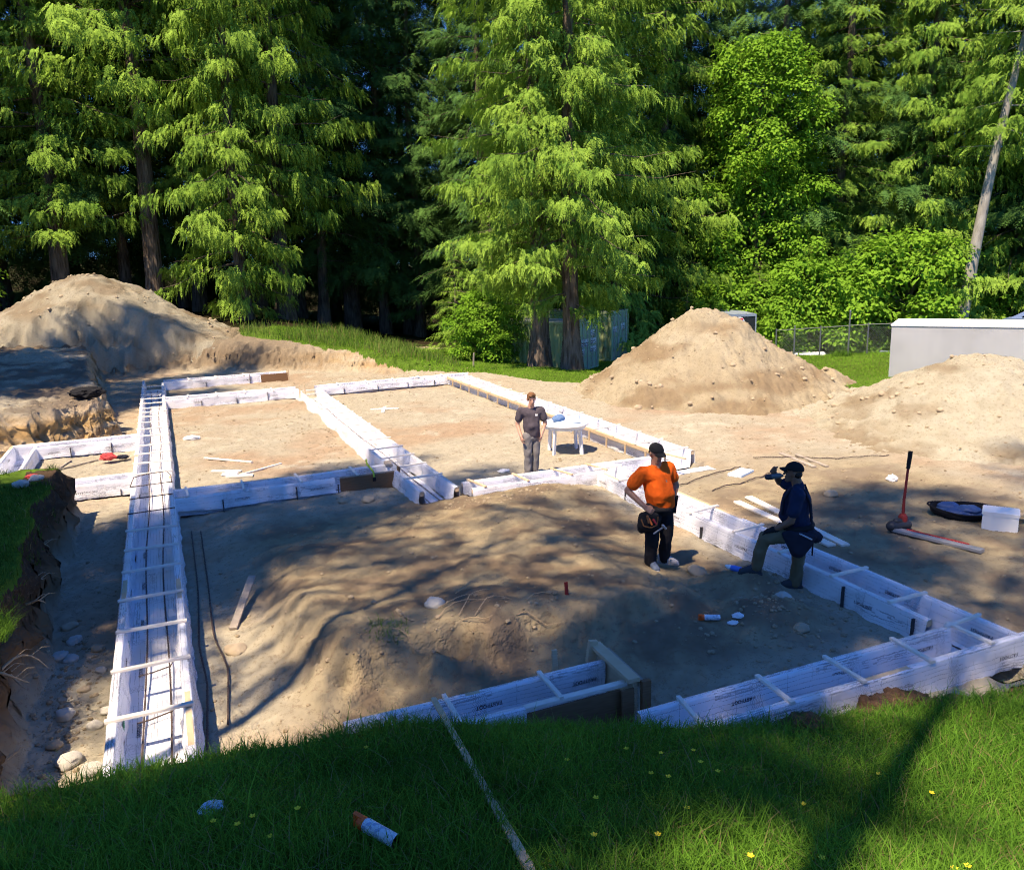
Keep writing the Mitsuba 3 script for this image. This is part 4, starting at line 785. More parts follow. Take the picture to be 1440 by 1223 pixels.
def orange_man(A, k):
    hd = V3(-.045, -.02, 1.655); yaw = math.radians(-52); ps, P, R = head_parts(hd, yaw, 1.05, math.radians(16))
    sl, sr_ = V3(-.225, -.10, 1.40), V3(.12, .14, 1.42); hip, chest, belly = V3(.03, .0, .93), V3(-.035, 0, 1.30), V3(.01, -.045, 1.10)
    el, wl = V3(-.43, -.10, 1.14), V3(-.185, -.25, .955); er, wr = V3(.235, .24, 1.14), V3(.19, .14, .93)
    body = ps + limb([(hd + [0, .02, -.08], .066), (V3(-.04, .01, 1.43), .076)]) + torso(hip, chest, sl, sr_, belly, .16, .15, .18, .068)
    body += limb([(sl, .062), (el, .047), (wl, .034)]) + limb([(sr_, .062), (er, .047), (wr, .034)]) + hand(wl, (.85, -.1, -.5), (.1, .6, -.6), 1.05, .75, 1) + hand(wr, (-.1, -.1, -1), (-1, 0, 0), 1, .6, -1)
    L1 = ((V3(-.06, -.05, .90), .1), (V3(-.09, -.09, .50), .066), (V3(-.105, -.05, .11), .048)); L2 = ((V3(.10, .05, .90), .1), (V3(.11, .04, .50), .066), (V3(.085, .13, .11), .048))
    body += limb(L1) + limb(L2)
    A('body', fuse(body, .016, 4), 'skin_tan'); face_bits(A, P)
    A('t_shirt', fuse(torso(hip + [-.01, -.01, .0], chest, sl, sr_, belly, .20, .175, .212, .088) + limb([(sl, .098), (sl * .40 + el * .60, .098)]) + limb([(sr_, .095), (sr_ * .45 + er * .55, .09)]) + limb([(V3(-.04, .01, 1.43), .085), (V3(-.04, .008, 1.475), .078)]), .016, 3, .030, 7), 'shirt_orange')
    tr = [ell(V3(.025, .0, .875), (.178, .150, .13))]
    for q in (L1, L2): tr += limb([(q[0][0], .122), (q[1][0], .095), (q[2][0] + [0, 0, -.02], .088)])
    A('trousers', fuse(tr, .016, 3, .034, 8), 'trouser_black')
    u, s = shoe(V3(-.105, -.05, .10), (.55, -1)); A('shoe', u, 'shoe_blue'); A('shoe_sole', s, 'sole')
    u, s = shoe(V3(.085, .13, .10), (1, -.25)); A('shoe', u, 'shoe_grey', label='pale grey shoe'); A('shoe_sole', s, 'sole')
    d, b = cap_mesh(P, R, yaw, 1.05); c = A('cap', d, 'black_cloth'); A('brim', b, 'black_cloth', parent=c)
    A('hair', fuse([ell(P(-.04, 0, .0), (.075, .086, .06), math.degrees(yaw))], .015, 2, .01, 4, 20.), 'hair_black')
    A('tool_belt', fuse(limb([(V3(-.17, -.02, .90), .035), (V3(-.05, -.175, .885), .035), (V3(.12, -.13, .885), .035), (V3(.205, .05, .90), .035)]), .02, 2), 'black_cloth')
    pc = A('tool_pouch', fuse([m3.Manifold.batch_hull([ell(V3(-.15, -.24, .70), (.15, .07, .10)), ell(V3(-.13, -.23, .84), (.14, .055, .05))]), ell(V3(-.22, -.20, .66), (.08, .07, .11))], .02, 4, .02, 4, 14.), 'black_cloth', label='black tool pouch hung with orange-handled tools')
    lp = [(-.235, -.31, .80), (-.20, -.335, .71), (-.10, -.34, .69), (-.02, -.335, .73), (-.005, -.31, .84)]
    A('pouch_trim', tube(lp, .011, 6), 'leather', parent=pc)
    for i, (a, b, r, m) in enumerate((((-.13, -.30, .80), (-.09, -.335, .735), .018, 'tool_orange'), ((-.15, -.31, .84), (-.13, -.33, .76), .020, 'leather'), ((-.07, -.32, .80), (-.03, -.335, .745), .016, 'tool_red'))): A('tool_handle', cat(limb([(V3(*a), r), (V3(*b), r * .8)])), m, parent=pc)
    A('hammer', cat(limb([(V3(-.06, -.31, .60), .014), (V3(.07, -.30, .70), .012)]) + limb([(V3(.055, -.31, .72), .018), (V3(.095, -.29, .67), .016)])), 'metal_grey', parent=pc)
    A('suspender', beam((.215, .02, .80), (.245, -.02, 1.06), .03, .04), 'black_cloth')
person('heavyset man in bright orange T-shirt, black trousers and black cap with a tool pouch', [6.13, 9.28, g1(6.13, 9.28)], None, orange_man)

def drink_man(A, k):
    hd = V3(-.085, 0, 1.615); yaw = math.radians(180); ps, P, R = head_parts(hd, yaw, 1.02, math.radians(-6))
    sn, sf = V3(-.015, -.17, 1.37), V3(-.05, .17, 1.38); hip, chest, belly = V3(.01, 0, .84), V3(-.025, 0, 1.26), V3(-.055, 0, 1.04)
    en, wn = V3(-.085, -.22, 1.03), V3(-.28, -.17, .885); ef, wf = V3(-.255, .20, 1.43), V3(-.325, .09, 1.585)
    body = ps + limb([(hd + [.03, 0, -.07], .062), (V3(-.01, 0, 1.42), .074)]) + torso(hip, chest, V3(-.03, -.16, 1.38), V3(-.03, .16, 1.38), belly, .15, .13, .16, .062)
    body += limb([(sn, .060), (en, .048), (wn, .036)]) + limb([(sf, .058), (ef, .046), (wf, .034)]) + hand(wf, (-.15, -.55, .45), (.5, -.3, -.2), 1.0, .9, 1)
    LN = ((V3(-.02, -.10, .83), .1), (V3(-.40, -.16, .76), .068), (V3(-.50, -.14, .36), .05)); LF = ((V3(.0, .10, .83), .1), (V3(.03, .10, .44), .066), (V3(.0, .12, .10), .05))
    body += limb(LN) + limb(LF)
    A('body', fuse(body, .016, 4), 'skin_dark'); face_bits(A, P)
    A('glove', fuse(hand(wn, (-.95, -.05, -.22), (0, .1, -1), 1.08, .45, -1) + limb([(wn + [.03, 0, .01], .042), (wn + [-.03, 0, 0], .040)]), .010, 2), 'black_cloth', label='dark work glove resting on the thigh')
    A('t_shirt', fuse(torso(hip + [0, 0, .06], chest, V3(-.03, -.16, 1.38), V3(-.03, .16, 1.38), belly, .172, .158, .192, .082) + limb([(sn, .094), (sn * .38 + en * .62, .084)]) + limb([(sf, .088), (sf * .42 + ef * .58, .082)]) + limb([(V3(-.01, 0, 1.42), .082), (V3(-.015, 0, 1.465), .075)]), .016, 3, .028, 11), 'shirt_navy')
    tr = [ell(V3(-.01, 0, .84), (.165, .160, .12))]
    for q in (LN, LF): tr += limb([(q[0][0], .122), (q[1][0], .090), (q[2][0] + [0, 0, -.02], .075)])
    A('trousers', fuse(tr, .016, 3, .036, 12), 'trouser_khaki')
    u, s = shoe(V3(-.51, -.14, .33), (-1, -.1)); A('shoe', u, 'shoe_dark'); A('shoe_sole', s, 'shoe_dark')
    A('sock', fuse(limb([(V3(-.49, -.14, .34), .058), (V3(-.485, -.14, .40), .056)]), .02, 1), 'shoe_grey')
    u, s = shoe(V3(.0, .12, .10), (-1, -.25)); A('shoe', u, 'shoe_dark'); A('shoe_sole', s, 'shoe_dark')
    d, b = cap_mesh(P, R, yaw, 1.05); c = A('cap', d, 'black_cloth'); A('brim', b, 'black_cloth', parent=c)
    A('hair', fuse([ell(P(-.05, 0, -.005), (.065, .084, .065), 180)], .015, 2, .008, 4, 20.), 'hair_black')
    for y in (-.13, .13):
        A('harness_strap', tube([(-.20, y, 1.08), (-.185, y, 1.28), (-.10, y, 1.44), (.06, y, 1.43), (.135, y * .8, 1.25), (.165, y * .6, 1.0)], .018, 6), 'denim_dark')
    A('tool_belt', fuse(limb([(V3(-.215, -.10, .925), .04), (V3(-.03, -.20, .91), .04), (V3(.16, -.10, .92), .04), (V3(.17, .08, .92), .04)]), .02, 2), 'black_cloth')
    pc = A('tool_pouch', fuse([m3.Manifold.batch_hull([ell(V3(.02, -.25, .66), (.11, .06, .10)), ell(V3(-.06, -.22, .86), (.13, .05, .05)), ell(V3(.14, -.20, .84), (.10, .06, .05))]), m3.Manifold.batch_hull([ell(V3(.22, -.08, .80), (.09, .08, .08)), ell(V3(.16, -.1, .88), (.07, .08, .04))])], .02, 4, .02, 14, 12.), 'denim_dark', label='dark tool bags on the belt')
    A('hammer', cat(limb([(V3(.03, -.30, .90), .010), (V3(.17, -.27, .83), .012)])), 'metal_grey', parent=pc)
    A('hammer_loop', beam((.19, -.16, .80), (.19, -.16, .58), .035, .02), 'black_cloth', parent=pc)
    sh = A('shoulder_strap_end', rock(.03, 5, 2), 'plastic_white') if False else None
o_d = np.array([7.34, 7.88, g1(7.34, 7.88)])
person('man in dark clothes and cap, in profile, drinking, one foot raised on spoil', o_d, None, drink_man)
a_ = np.array([o_d[0], o_d[1], 0]) / np.hypot(o_d[0], o_d[1]); r_ = np.array([a_[1], -a_[0], 0])
def loc_d(x, y, z): return o_d + r_ * x + a_ * y + np.array([0, 0, z])
mat('bottle_clear', (.10, .12, .14), .15, .6); mat('bottle_blue', (.06, .16, .62), .25, .6)
k = thing('drink_bottle', 'small dark drinks bottle held to the mouth of the man in dark clothes', 'bottle')
put(k, 'body', cat(limb([(loc_d(-.215, -.01, 1.57), .016), (loc_d(-.26, -.01, 1.57), .036), (loc_d(-.345, -.01, 1.55), .038)])), 'bottle_clear', smooth=40)
put(k, 'base', cat(limb([(loc_d(-.36, -.01, 1.548), .040), (loc_d(-.40, -.01, 1.54), .036)])), 'shoe_dark', smooth=40)

# ---------------------------------------------------------------- buildings, vehicles and fence beyond the pit
def box(lo, hi, ch=.01):
    lo, hi = np.array(lo, float), np.array(hi, float)
    return beam(((lo[0] + hi[0]) / 2, lo[1], (lo[2] + hi[2]) / 2), ((lo[0] + hi[0]) / 2, hi[1], (lo[2] + hi[2]) / 2), hi[0] - lo[0], hi[2] - lo[2], ch=ch)
def frame_at(o, e):
    """Matrix with x along e (horizontal), y to its left, z up, at o."""
    e = np.array([*e, 0.]) / np.linalg.norm(e); M = np.eye(4); M[:3, 0], M[:3, 1], M[:3, 3] = e, [-e[1], e[0], 0], o; return M
def PM(parent, name, mesh, m, M, smooth=False, label=None):
    mesh = mesh.copy(); mesh.apply_transform(M); return put(parent, name, mesh, m, smooth=smooth, label=label)
mat('grey_paint', mikit.proc(lambda p, n, uv: mi.Color3f(.40, .41, .43) * (.86 + .14 * mikit.fbm(p.x * 3.1, p.y * 3.1, p.z * .25, octaves=3) + .10 * mikit.smoothstep(.4, .7, f3(p, .8, 3)))), .7, .25)
mat('white_trim', (.70, .71, .72), .5, .4)
M = frame_at((23.0, 20.7, -.6), (.6, -.8))
k = thing('grey_box', 'large plain grey box-like building with a flat pale top edge on the lawn', 'shed')
PM(k, 'wall', box((0, 0, 0), (9.5, 2.6, 2.58), .03), 'grey_paint', M)
PM(k, 'roof', box((-.03, -.03, 2.583), (9.53, 2.63, 2.65), .015), 'white_trim', M)
for i in range(3): PM(k, 'seam', box((2.4 + i * 2.4, -.012, .02), (2.43 + i * 2.4, -.002, 2.57), .002), 'grey_paint', M)
PM(k, 'bottom_trim', box((-.015, -.016, .02), (9.5, -.003, .10), .003), 'metal_grey', M)
def steel(key, c):
    mat(key, mikit.proc(lambda p, n, uv, c=c: mikit.mix(mi.Color3f(*c), mi.Color3f(.20, .12, .07), mikit.smoothstep(.62, .8, f3(p, 3.2, 4)) * .7) * (.8 + .3 * n3(p, .9))), .55, .35)
steel('container_green', (.40, .48, .22)); steel('container_door', (.34, .44, .29)); steel('container_roof', (.30, .33, .30)); mat('white_sign', (.62, .66, .66), .5, .3)
def container(o, e, L, W, H, label, signs, seed):
    """Door end along x (width W), length L backwards along y."""
    k = thing('shipping_container', label, 'shipping container'); M = frame_at(o, e); rg = np.random.default_rng(seed)
    n = int(L / .28); side = []
    for x0 in (0, W):                                               # corrugated sides
        ys = np.linspace(.08, L - .08, n * 4 + 1); dx = np.array([0, 0, .035, .035])[np.arange(len(ys)) % 4] * (1 if x0 == 0 else -1)
        v = np.array([[x0 + d + (.02 if x0 == 0 else -.02), y, z] for z in (.12, H - .1) for y, d in zip(ys, dx)]); m = len(ys)
        f = [[i, i + 1, m + i] for i in range(m - 1)] + [[i + 1, m + i + 1, m + i] for i in range(m - 1)]
        side.append(trimesh.Trimesh(v, np.array(f), process=False))
    scene.setdefault('container_green_2s', {'type': 'twosided', 'bsdf': scene['container_green']})
    for s_ in side: PM(k, 'side_wall', s_, 'container_green_2s', M)
    for x0 in (0, W - .09):
        for y0 in (0, L - .09): PM(k, 'corner_post', box((x0, y0, 0), (x0 + .09, y0 + .09, H)), 'container_green', M)
    for x0 in (0, W - .07): PM(k, 'side_rail', cat([box((x0 + .004, .09, H - .12), (x0 + .066, L - .09, H - .004)), box((x0 + .004, .09, 0.004), (x0 + .066, L - .09, .13))]), 'container_green', M)
    PM(k, 'header', box((.09, .004, H - .12), (W - .09, .08, H - .004)), 'container_door', M); PM(k, 'door_sill', box((.09, .004, 0.004), (W - .09, .08, .11)), 'container_door', M)
    PM(k, 'roof', box((.02, .02, H - .03), (W - .02, L - .02, H + .012)), 'container_roof', M)
    for j in (0, 1):
        x0, x1 = .10 + j * (W / 2 - .09), W / 2 - .006 + j * (W / 2 - .094)
        d = PM(k, 'door', box((x0, .03, .12), (x1, .07, H - .13)), 'container_door', M)
        for t in (.25, .5, .75): PM(d, 'panel_rib', box((x0 + .04, .018, .12 + (H - .25) * t - .02), (x1 - .04, .029, .12 + (H - .25) * t + .02), .004), 'container_green', M)
        for t in (.30, .78): PM(d, 'lock_rod', tube([np.array([x0 + (x1 - x0) * t, .0, .06]), np.array([x0 + (x1 - x0) * t, .0, H - .06])], .016, 6), 'metal_grey', M)
        for t in (.2, .4, .62, .85): PM(d, 'hinge', box((x0 - .02 if j == 0 else x1 - .05, .012, H * t), (x0 + .05 if j == 0 else x1 + .02, .028, H * t + .06), .004), 'container_green', M)
    for (x0, z0, w, h) in signs: PM(k, 'placard', box((x0, .006, z0), (x0 + w, .014, z0 + h), .002), 'white_sign', M)
    for (x0, z0, w, h) in signs:
        q = [box((x0 + .02 + a * w / 4, .001, z0 + .02 + b * h / 3), (x0 + .02 + a * w / 4 + w / 4 * rg.uniform(.4, .8), .004, z0 + .02 + b * h / 3 + h / 6), .0005) for a in range(4) for b in range(2)]
        PM(k, 'marking', cat(q), 'ink', M, label='dark illegible marking on the pale placard')
    return k
container((17.45, 33.0, -.55), (.80, .60), 5.5, 2.15, 2.25, 'green shipping container with closed doors, nearest to the two cedar trunks', [(.22, 1.10, .34, .34), (.62, 1.08, .34, .36), (1.22, 1.55, .5, .26), (1.20, 1.15, .62, .28), (1.20, .78, .62, .28), (.2, .75, .34, .26)], 1)
container((20.6, 35.6, -.55), (.80, .60), 5.5, 2.3, 2.45, 'second green container farther back, half hidden by the tall earth pile', [(1.3, 1.5, .5, .3), (.3, 1.4, .5, .3)], 2)
# black enclosed trailer
mat('trailer_black', (.012, .014, .018), .25, .6, clearcoat=.6); mat('trailer_roof', (.34, .40, .50), .4, .5, .5); mat('tyre', (.02, .02, .02), .9, .1)
mat('badge_blue', (.05, .22, .62), .4, .4); mat('badge_red', (.62, .05, .06), .4, .4); mat('badge_white', (.78, .8, .82), .4, .4)
k = thing('enclosed_trailer', 'black enclosed trailer with a round blue and red badge behind the tall earth pile', 'trailer')
M = frame_at((25.75, 34.75, -.80), (.92, -.39))
PM(k, 'body', box((0, 0, .45), (2.5, 4.6, 2.28), .05), 'trailer_black', M)
PM(k, 'roof', box((-.02, -.02, 2.283), (2.52, 4.62, 2.34), .02), 'trailer_roof', M)
PM(k, 'roof_trim', box((-.025, -.03, 2.21), (2.525, -.004, 2.28), .004), 'trailer_roof', M)
for x0 in (-.02, 2.46): PM(k, 'corner_trim', box((x0, -.03, .45), (x0 + .06, -.003, 2.21), .004), 'trailer_roof', M)
PM(k, 'door_seam', box((1.24, -.012, .5), (1.26, -.003, 2.2), .001), 'steel_dark', M)
def disc(c, r, d, n=28):
    m = trimesh.creation.cylinder(radius=r, height=d, sections=n); m.apply_transform(trimesh.transformations.rotation_matrix(math.pi / 2, [1, 0, 0])); m.apply_translation(c); return m
b = PM(k, 'badge', disc((1.66, -.016, 1.95), .25, .02), 'badge_white', M)
PM(b, 'badge_field', disc((1.66, -.030, 1.93), .21, .006), 'badge_blue', M)
PM(b, 'badge_top', box((1.48, -.037, 2.04), (1.84, -.034, 2.13), .001), 'badge_red', M)
for dx in (-.09, .05): PM(b, 'badge_bar', box((1.66 + dx, -.037, 1.80), (1.70 + dx, -.034, 2.02), .001), 'badge_white', M)
for y0 in (1.6, 2.5):
    for x0 in (-.06, 2.56): PM(k, 'wheel', at(trimesh.creation.cylinder(radius=.34, height=.2, sections=20), (x0, y0, .34), ry=math.pi / 2), 'tyre', M)
# vehicles
def car(label, o, e, paint, s=1.0):
    k = thing('parked_car', label, 'car'); M = frame_at(o, e) @ np.diag([s, s, s, 1])
    prof = [(-2.2, .30), (-2.25, .62), (-2.12, .88), (-1.1, .98), (1.95, 1.0), (2.2, .9), (2.25, .45), (2.15, .30)]
    cab = [(-1.25, .96), (-.55, 1.42), (1.05, 1.46), (1.85, 1.0)]
    from shapely.geometry import Polygon
    def ext(p, w, taper=0):
        m = trimesh.creation.extrude_polygon(Polygon(p), w, engine='earcut'); v = m.vertices.copy(); v[:, 2] -= w / 2
        sc = 1 - taper * np.clip((v[:, 1] - .95) / .5, 0, 1); m.vertices = np.stack([v[:, 0], v[:, 2] * sc, v[:, 1]], 1); m.invert() if m.volume < 0 else None; return m
    PM(k, 'body', ext(prof, 1.76), paint, M); PM(k, 'cabin', ext(cab, 1.58, .14), paint, M)
    for sg in (-1, 1):
        for p in ([(-1.0, .99), (-.5, 1.36), (.12, 1.39), (.12, 1.0)], [(.2, 1.0), (.2, 1.39), (.98, 1.40), (1.5, 1.03)]):
            q = np.array([[x, sg * (.795 - .115 * (z - .95) / .5 * 1.0), z] for x, z in p])
            PM(k, 'window', trimesh.Trimesh(np.vstack([q, q + [0, sg * .012, 0]]), np.array([[0, 1, 2], [0, 2, 3], [4, 6, 5], [4, 7, 6], [0, 4, 1], [1, 4, 5], [2, 6, 3], [3, 6, 7], [1, 5, 2], [2, 5, 6], [3, 7, 0], [0, 7, 4]]), process=False), 'car_glass', M)
    for x, dx, z0, z1 in ((-1.25, .70, .985, 1.40), (1.85, -.80, 1.02, 1.44)):
        q = np.array([[x - np.sign(dx) * .01, -.66, z0], [x - np.sign(dx) * .01, .66, z0], [x + dx * .94, .58, z1 + .01], [x + dx * .94, -.58, z1 + .01]])
        PM(k, 'windscreen', trimesh.Trimesh(np.vstack([q, q + [-np.sign(dx) * .02, 0, .012]]), np.array([[0, 1, 2], [0, 2, 3], [4, 6, 5], [4, 7, 6], [0, 4, 1], [1, 4, 5], [2, 6, 3], [3, 6, 7], [1, 5, 2], [2, 5, 6], [3, 7, 0], [0, 7, 4]]), process=False), 'car_glass', M)
    for x in (-1.4, 1.35):
        for sg in (-1, 1):
            w = PM(k, 'wheel', at(trimesh.creation.cylinder(radius=.32, height=.2, sections=22), (x, sg * .82, .32), rx=math.pi / 2), 'tyre', M)
            PM(w, 'rim', at(trimesh.creation.cylinder(radius=.2, height=.21, sections=16), (x, sg * .825, .32), rx=math.pi / 2), 'metal_grey', M)
    for sg in (-1, 1): PM(k, 'headlight', box((-2.26, sg * .65 - .16, .66), (-2.2, sg * .65 + .16, .80), .02), 'badge_white', M)
mat('car_glass', (.03, .045, .05), .08, .8); mat('paint_white', (.70, .74, .74), .25, .6, clearcoat=.8); mat('paint_blue', (.20, .27, .40), .3, .6, .3, clearcoat=.8)
car('pale car partly hidden behind the lawn edge, right of the black trailer', (31.9, 33.7, g1(31.9, 33.7) - .1), (-.75, .66), 'paint_white')
car('blue-grey vehicle just showing above the grey box at the right edge', (33.5, 21.2, .55), (-.4, .9), 'paint_blue', 1.15)
mat('tarp_grey', mikit.proc(lambda p, n, uv: mi.Color3f(.13, .16, .20) * (.7 + .6 * f3(p, 1.5, 3))), .5, .4)
tp = m3.Manifold.batch_hull([ell(V3(x, y, z), (.25, .25, .25)) for x, y, z in ((0, 0, .2), (5.2, 0, .2), (0, 1.8, .2), (5.2, 1.8, .2), (.2, .3, .95), (5.0, .3, .85), (.2, 1.5, .95), (5, 1.5, .9))])
m = fuse([tp], .15, 2, .10, 4, 2.); m.apply_transform(frame_at((33.5, 31.0, g1(34, 30.5) - .05), (.62, -.78)))
single('covered_stack', 'low blue-grey tarpaulin-covered stack behind the fence, left of the grey box', 'tarpaulin', m, 'tarp_grey', True)
# chain-link fence
mat('galvanised', (.24, .25, .26), .45, .5, .7)
k = thing('chain_link_fence', 'chain link fence across the far lawn with grey metal posts', 'fence')
fa, fb = np.array([26.9, 30.9]), np.array([30.6, 23.3]); FL = np.linalg.norm(fb - fa); fd = (fb - fa) / FL; FH = 1.3
fz = lambda s: g1(*(fa + fd * s))
ps = [0, 2.1, 4.2, 6.3, FL]
for s in ps: b = fa + fd * s; put(k, 'post', tube([(*b, fz(s) - .3), (*b, fz(s) + FH + .08)], .032, 8), 'galvanised', smooth=40)
put(k, 'top_rail', tube([(*(fa + fd * s), fz(s) + FH) for s in ps], .022, 8), 'galvanised', smooth=40)
vs, fs = [], []; n_ = 0; w_ = .0014; off = np.array([-fd[1], fd[0]]) * .036
for sg in (-1, 1):
    for s0 in np.arange(-FH, FL, .075):
        pts = []
        for t in np.linspace(0, 1, 6):
            s = s0 + (FH * t if sg > 0 else FH * (1 - t))
            if 0 <= s <= FL: pts.append((*(fa + fd * s + off * (1 + .06 * sg)), fz(s) + .05 + (FH - .06) * t))
        if len(pts) >= 2:
            m = tube([pts[0], pts[-1]], w_, 3); vs.append(m.vertices); fs.append(m.faces + n_); n_ += len(m.vertices)
put(k, 'wire_mesh', (np.vstack(vs), np.vstack(fs)), 'galvanised', kind='stuff')
for x, y, h, lb in ((26.2, 28.9, 1.45, 'thin metal post on the lawn left of the taller one'), (27.3, 26.8, 1.95, 'taller thin metal post on the lawn near the grey box')):
    kk = thing('metal_post', lb, 'post'); z = g1(x, y)
    put(kk, 'shaft', tube([(x, y, z - .3), (x, y, z + h)], .035, 8), 'galvanised', smooth=40); put(kk, 'cap', tube([(x, y, z + h), (x, y, z + h + .04)], [.045, .03], 8), 'galvanised', smooth=40)

# ---------------------------------------------------------------- things on the site
k = thing('patio_table', 'round white plastic patio table standing on the bare floor beside the man in grey', 'table')
tx, ty, tz = 8.35, 16.55, g1(8.35, 16.55)
put(k, 'tabletop', at(lathe([(0, .69), (.50, .69), (.535, .675), (.55, .70), (.545, .722), (.52, .728), (0, .728)], 40), (tx, ty, tz)), 'plastic_white', smooth=35)
put(k, 'apron', at(lathe([(.455, .61), (.475, .61), (.475, .688), (.455, .688), (.455, .61)], 36), (tx, ty, tz)), 'plastic_white', smooth=35)
for a in (.5, 2.07, 3.64, 5.21):
    c, s = math.cos(a), math.sin(a); put(k, 'leg', beam((tx + .40 * c, ty + .40 * s, tz + .61), (tx + .46 * c, ty + .46 * s, tz - .01), .085, .045, up=(-s, c, 0)), 'plastic_white')
tt = tz + .732
mat('denim_blue', (.12, .20, .36), .8, .2); mat('paper_blue', (.55, .66, .78), .7, .2)
single('folded_plan', 'folded pale blue building plans lying on the round table', 'paper', cat([at(beam((-.25, 0, 0), (.25, 0, 0), .36, .012), (tx - .05, ty - .12, tt + .008), rz=.3), at(beam((-.2, 0, 0), (.2, 0, 0), .30, .010), (tx + .08, ty - .15, tt + .022), rz=-.2)]), 'paper_blue')
single('cloth_bundle', 'crumpled dark blue bundle on the left half of the round table', 'clothing', at(fuse([ell(V3(0, 0, .07), (.17, .12, .09)), ell(V3(.1, .05, .05), (.10, .1, .07))], .02, 2, .05, 3, 12.), (tx - .12, ty + .10, tt)), 'denim_blue', True)
k = thing('safety_glasses', 'small clear cup and glasses at the right rim of the round table', 'cup'); put(k, 'cup', at(lathe([(0, 0), (.032, 0), (.04, .10), (.037, .10), (.03, .008), (0, .008)], 16), (tx + .38, ty + .06, tt)), 'paper_blue', smooth=35)
mat('red_dark', (.22, .025, .022), .6, .3)
# levelling board, red tamper, tool bag, foam box
bz = g1(10.5, 8.4) + .02
k = thing('screed_bar', 'long grey aluminium straightedge with a red line, lying right of the red-handled tool', 'straightedge')
put(k, 'bar', beam((10.35, 9.07, bz + .03), (10.69, 7.72, bz + .03), .13, .05), 'metal_grey'); put(k, 'red_stripe', beam((10.46, 8.85, bz + .062), (10.70, 7.95, bz + .062), .03, .012), 'tool_red')
k = thing('tamping_tool', 'upright red-handled tool with a dark bulky head, standing at the end of the straightedge', 'hand tool')
rx, ry, rz_ = 10.55, 9.02, g1(10.55, 9.02)
put(k, 'handle', tube([(rx, ry, rz_ + .10), (rx + .02, ry + .02, rz_ + .5), (rx + .09, ry + .05, rz_ + 1.0)], [.028, .022, .020], 8), 'red_dark', smooth=40); put(k, 'grip', tube([(rx + .09, ry + .05, rz_ + 1.0), (rx + .13, ry + .06, rz_ + 1.28)], [.030, .034], 8), 'black_cloth', smooth=40)
put(k, 'head', cat(limb([(V3(rx - .20, ry + .02, rz_ + .10), .09), (V3(rx + .06, ry - .02, rz_ + .10), .085)]) + limb([(V3(rx - .14, ry, rz_ + .18), .05), (V3(rx + .08, ry, rz_ + .17), .045)])), 'steel_dark', smooth=40)
put(k, 'collar', at(lathe([(0, 0), (.07, 0), (.07, .10), (.045, .14), (0, .14)], 14), (rx, ry, rz_ + .14)), 'red_dark', smooth=35); put(k, 'base_plate', beam((rx - .22, ry - .1, rz_ + .015), (rx + .14, ry - .08, rz_ + .015), .26, .03), 'steel_dark')
mat('bag_blue', (.035, .075, .20), .55, .4); bgx, bgy = 11.95, 9.1; bgz = g1(bgx, bgy)
def bag():
    n = 36; a = np.arange(n) * 2 * np.pi / n; v = []
    for r, z, tw in ((.0, .02, 0), (.40, .0, 0), (.50, .08, .03), (.54, .20, .05), (.545, .24, .06), (.515, .235, .06), (.47, .16, .02), (.38, .06, 0), (0, .05, 0)):
        rr = r * (1 + .06 * np.sin(a * 3 + z * 9)); v.append(np.stack([rr * np.cos(a) * 1.05, rr * np.sin(a) * .62, z + tw * np.sin(a * 2 + 1) * .9 + .10 * (z > .1) * (np.sin(a) > 0) * np.sin(a)], 1))
    v = np.vstack(v); f = []
    for i in range(8):
        for j in range(n): q0, q1 = i * n + j, i * n + (j + 1) % n; f += [[q0, q1, q0 + n], [q1, q1 + n, q0 + n]]
    return trimesh.Trimesh(v, np.array(f), process=False)
k = thing('tool_bag', 'open slumped blue and black bag on the shaded ground at the right', 'bag')
put(k, 'shell', at(bag(), (bgx, bgy, bgz), rz=-.9, s=(.86, .9, .62)), 'black_cloth', smooth=True)
put(k, 'lining', at(fuse([ell(V3(0, 0, .10), (.44, .25, .13)), ell(V3(.15, -.05, .20), (.22, .16, .09)), ell(V3(-.2, .05, .20), (.2, .15, .09))], .03, 2, .05, 6, 9.), (bgx, bgy, bgz + .01), rz=-.9, s=(.86, .9, .8)), 'bag_blue', smooth=True)
put(k, 'rim', at(tube([(.57 * math.cos(t), .335 * math.sin(t), .25 + .055 * math.sin(2 * t + 1) + .09 * max(math.sin(t), 0)) for t in np.linspace(0, 2 * math.pi, 30)], .022, 6), (bgx, bgy, bgz), rz=-.9, s=(.86, .9, .62)), 'black_cloth', smooth=True)
k = thing('foam_box', 'pale blue-white box with a lid standing at the right edge', 'box'); cz = g1(12.0, 8.4)
put(k, 'body', at(box((-.25, -.19, 0), (.25, .19, .25), .03), (12.0, 8.42, cz), rz=-.95), 'plastic_white', smooth=30); put(k, 'lid', at(box((-.26, -.20, .253), (.26, .20, .31), .025), (12.0, 8.42, cz), rz=-.95), 'plastic_white', smooth=30)
k = thing('timber_offcut', 'short timber offcuts leaning together at the right edge behind the white box', 'timber')
for i, (p, q, w) in enumerate((((12.25, 8.45, .12), (12.9, 8.15, .22), .09), ((12.45, 8.75, .08), (12.75, 8.1, .12), .14), ((12.7, 8.3, 0.), (12.74, 8.32, .45), .12), ((12.1, 9.0, .10), (12.55, 8.2, .16), .04))):
    put(k, 'board', beam(np.array(p) + [0, 0, cz + .03], np.array(q) + [0, 0, cz + .03], w, .035), 'wood_pale')
def plank(label, p, q, w=.14, h=.035, m='wood_white', z=None, zq=None, name='plank', catn='plank'):
    z0 = g1(*p) if z is None else z; z1 = g1(*q) if zq is None else zq
    return single(name, label, catn, beam((*p, z0 + h / 2 + .005), (*q, z1 + h / 2 + .005), w, h), m)
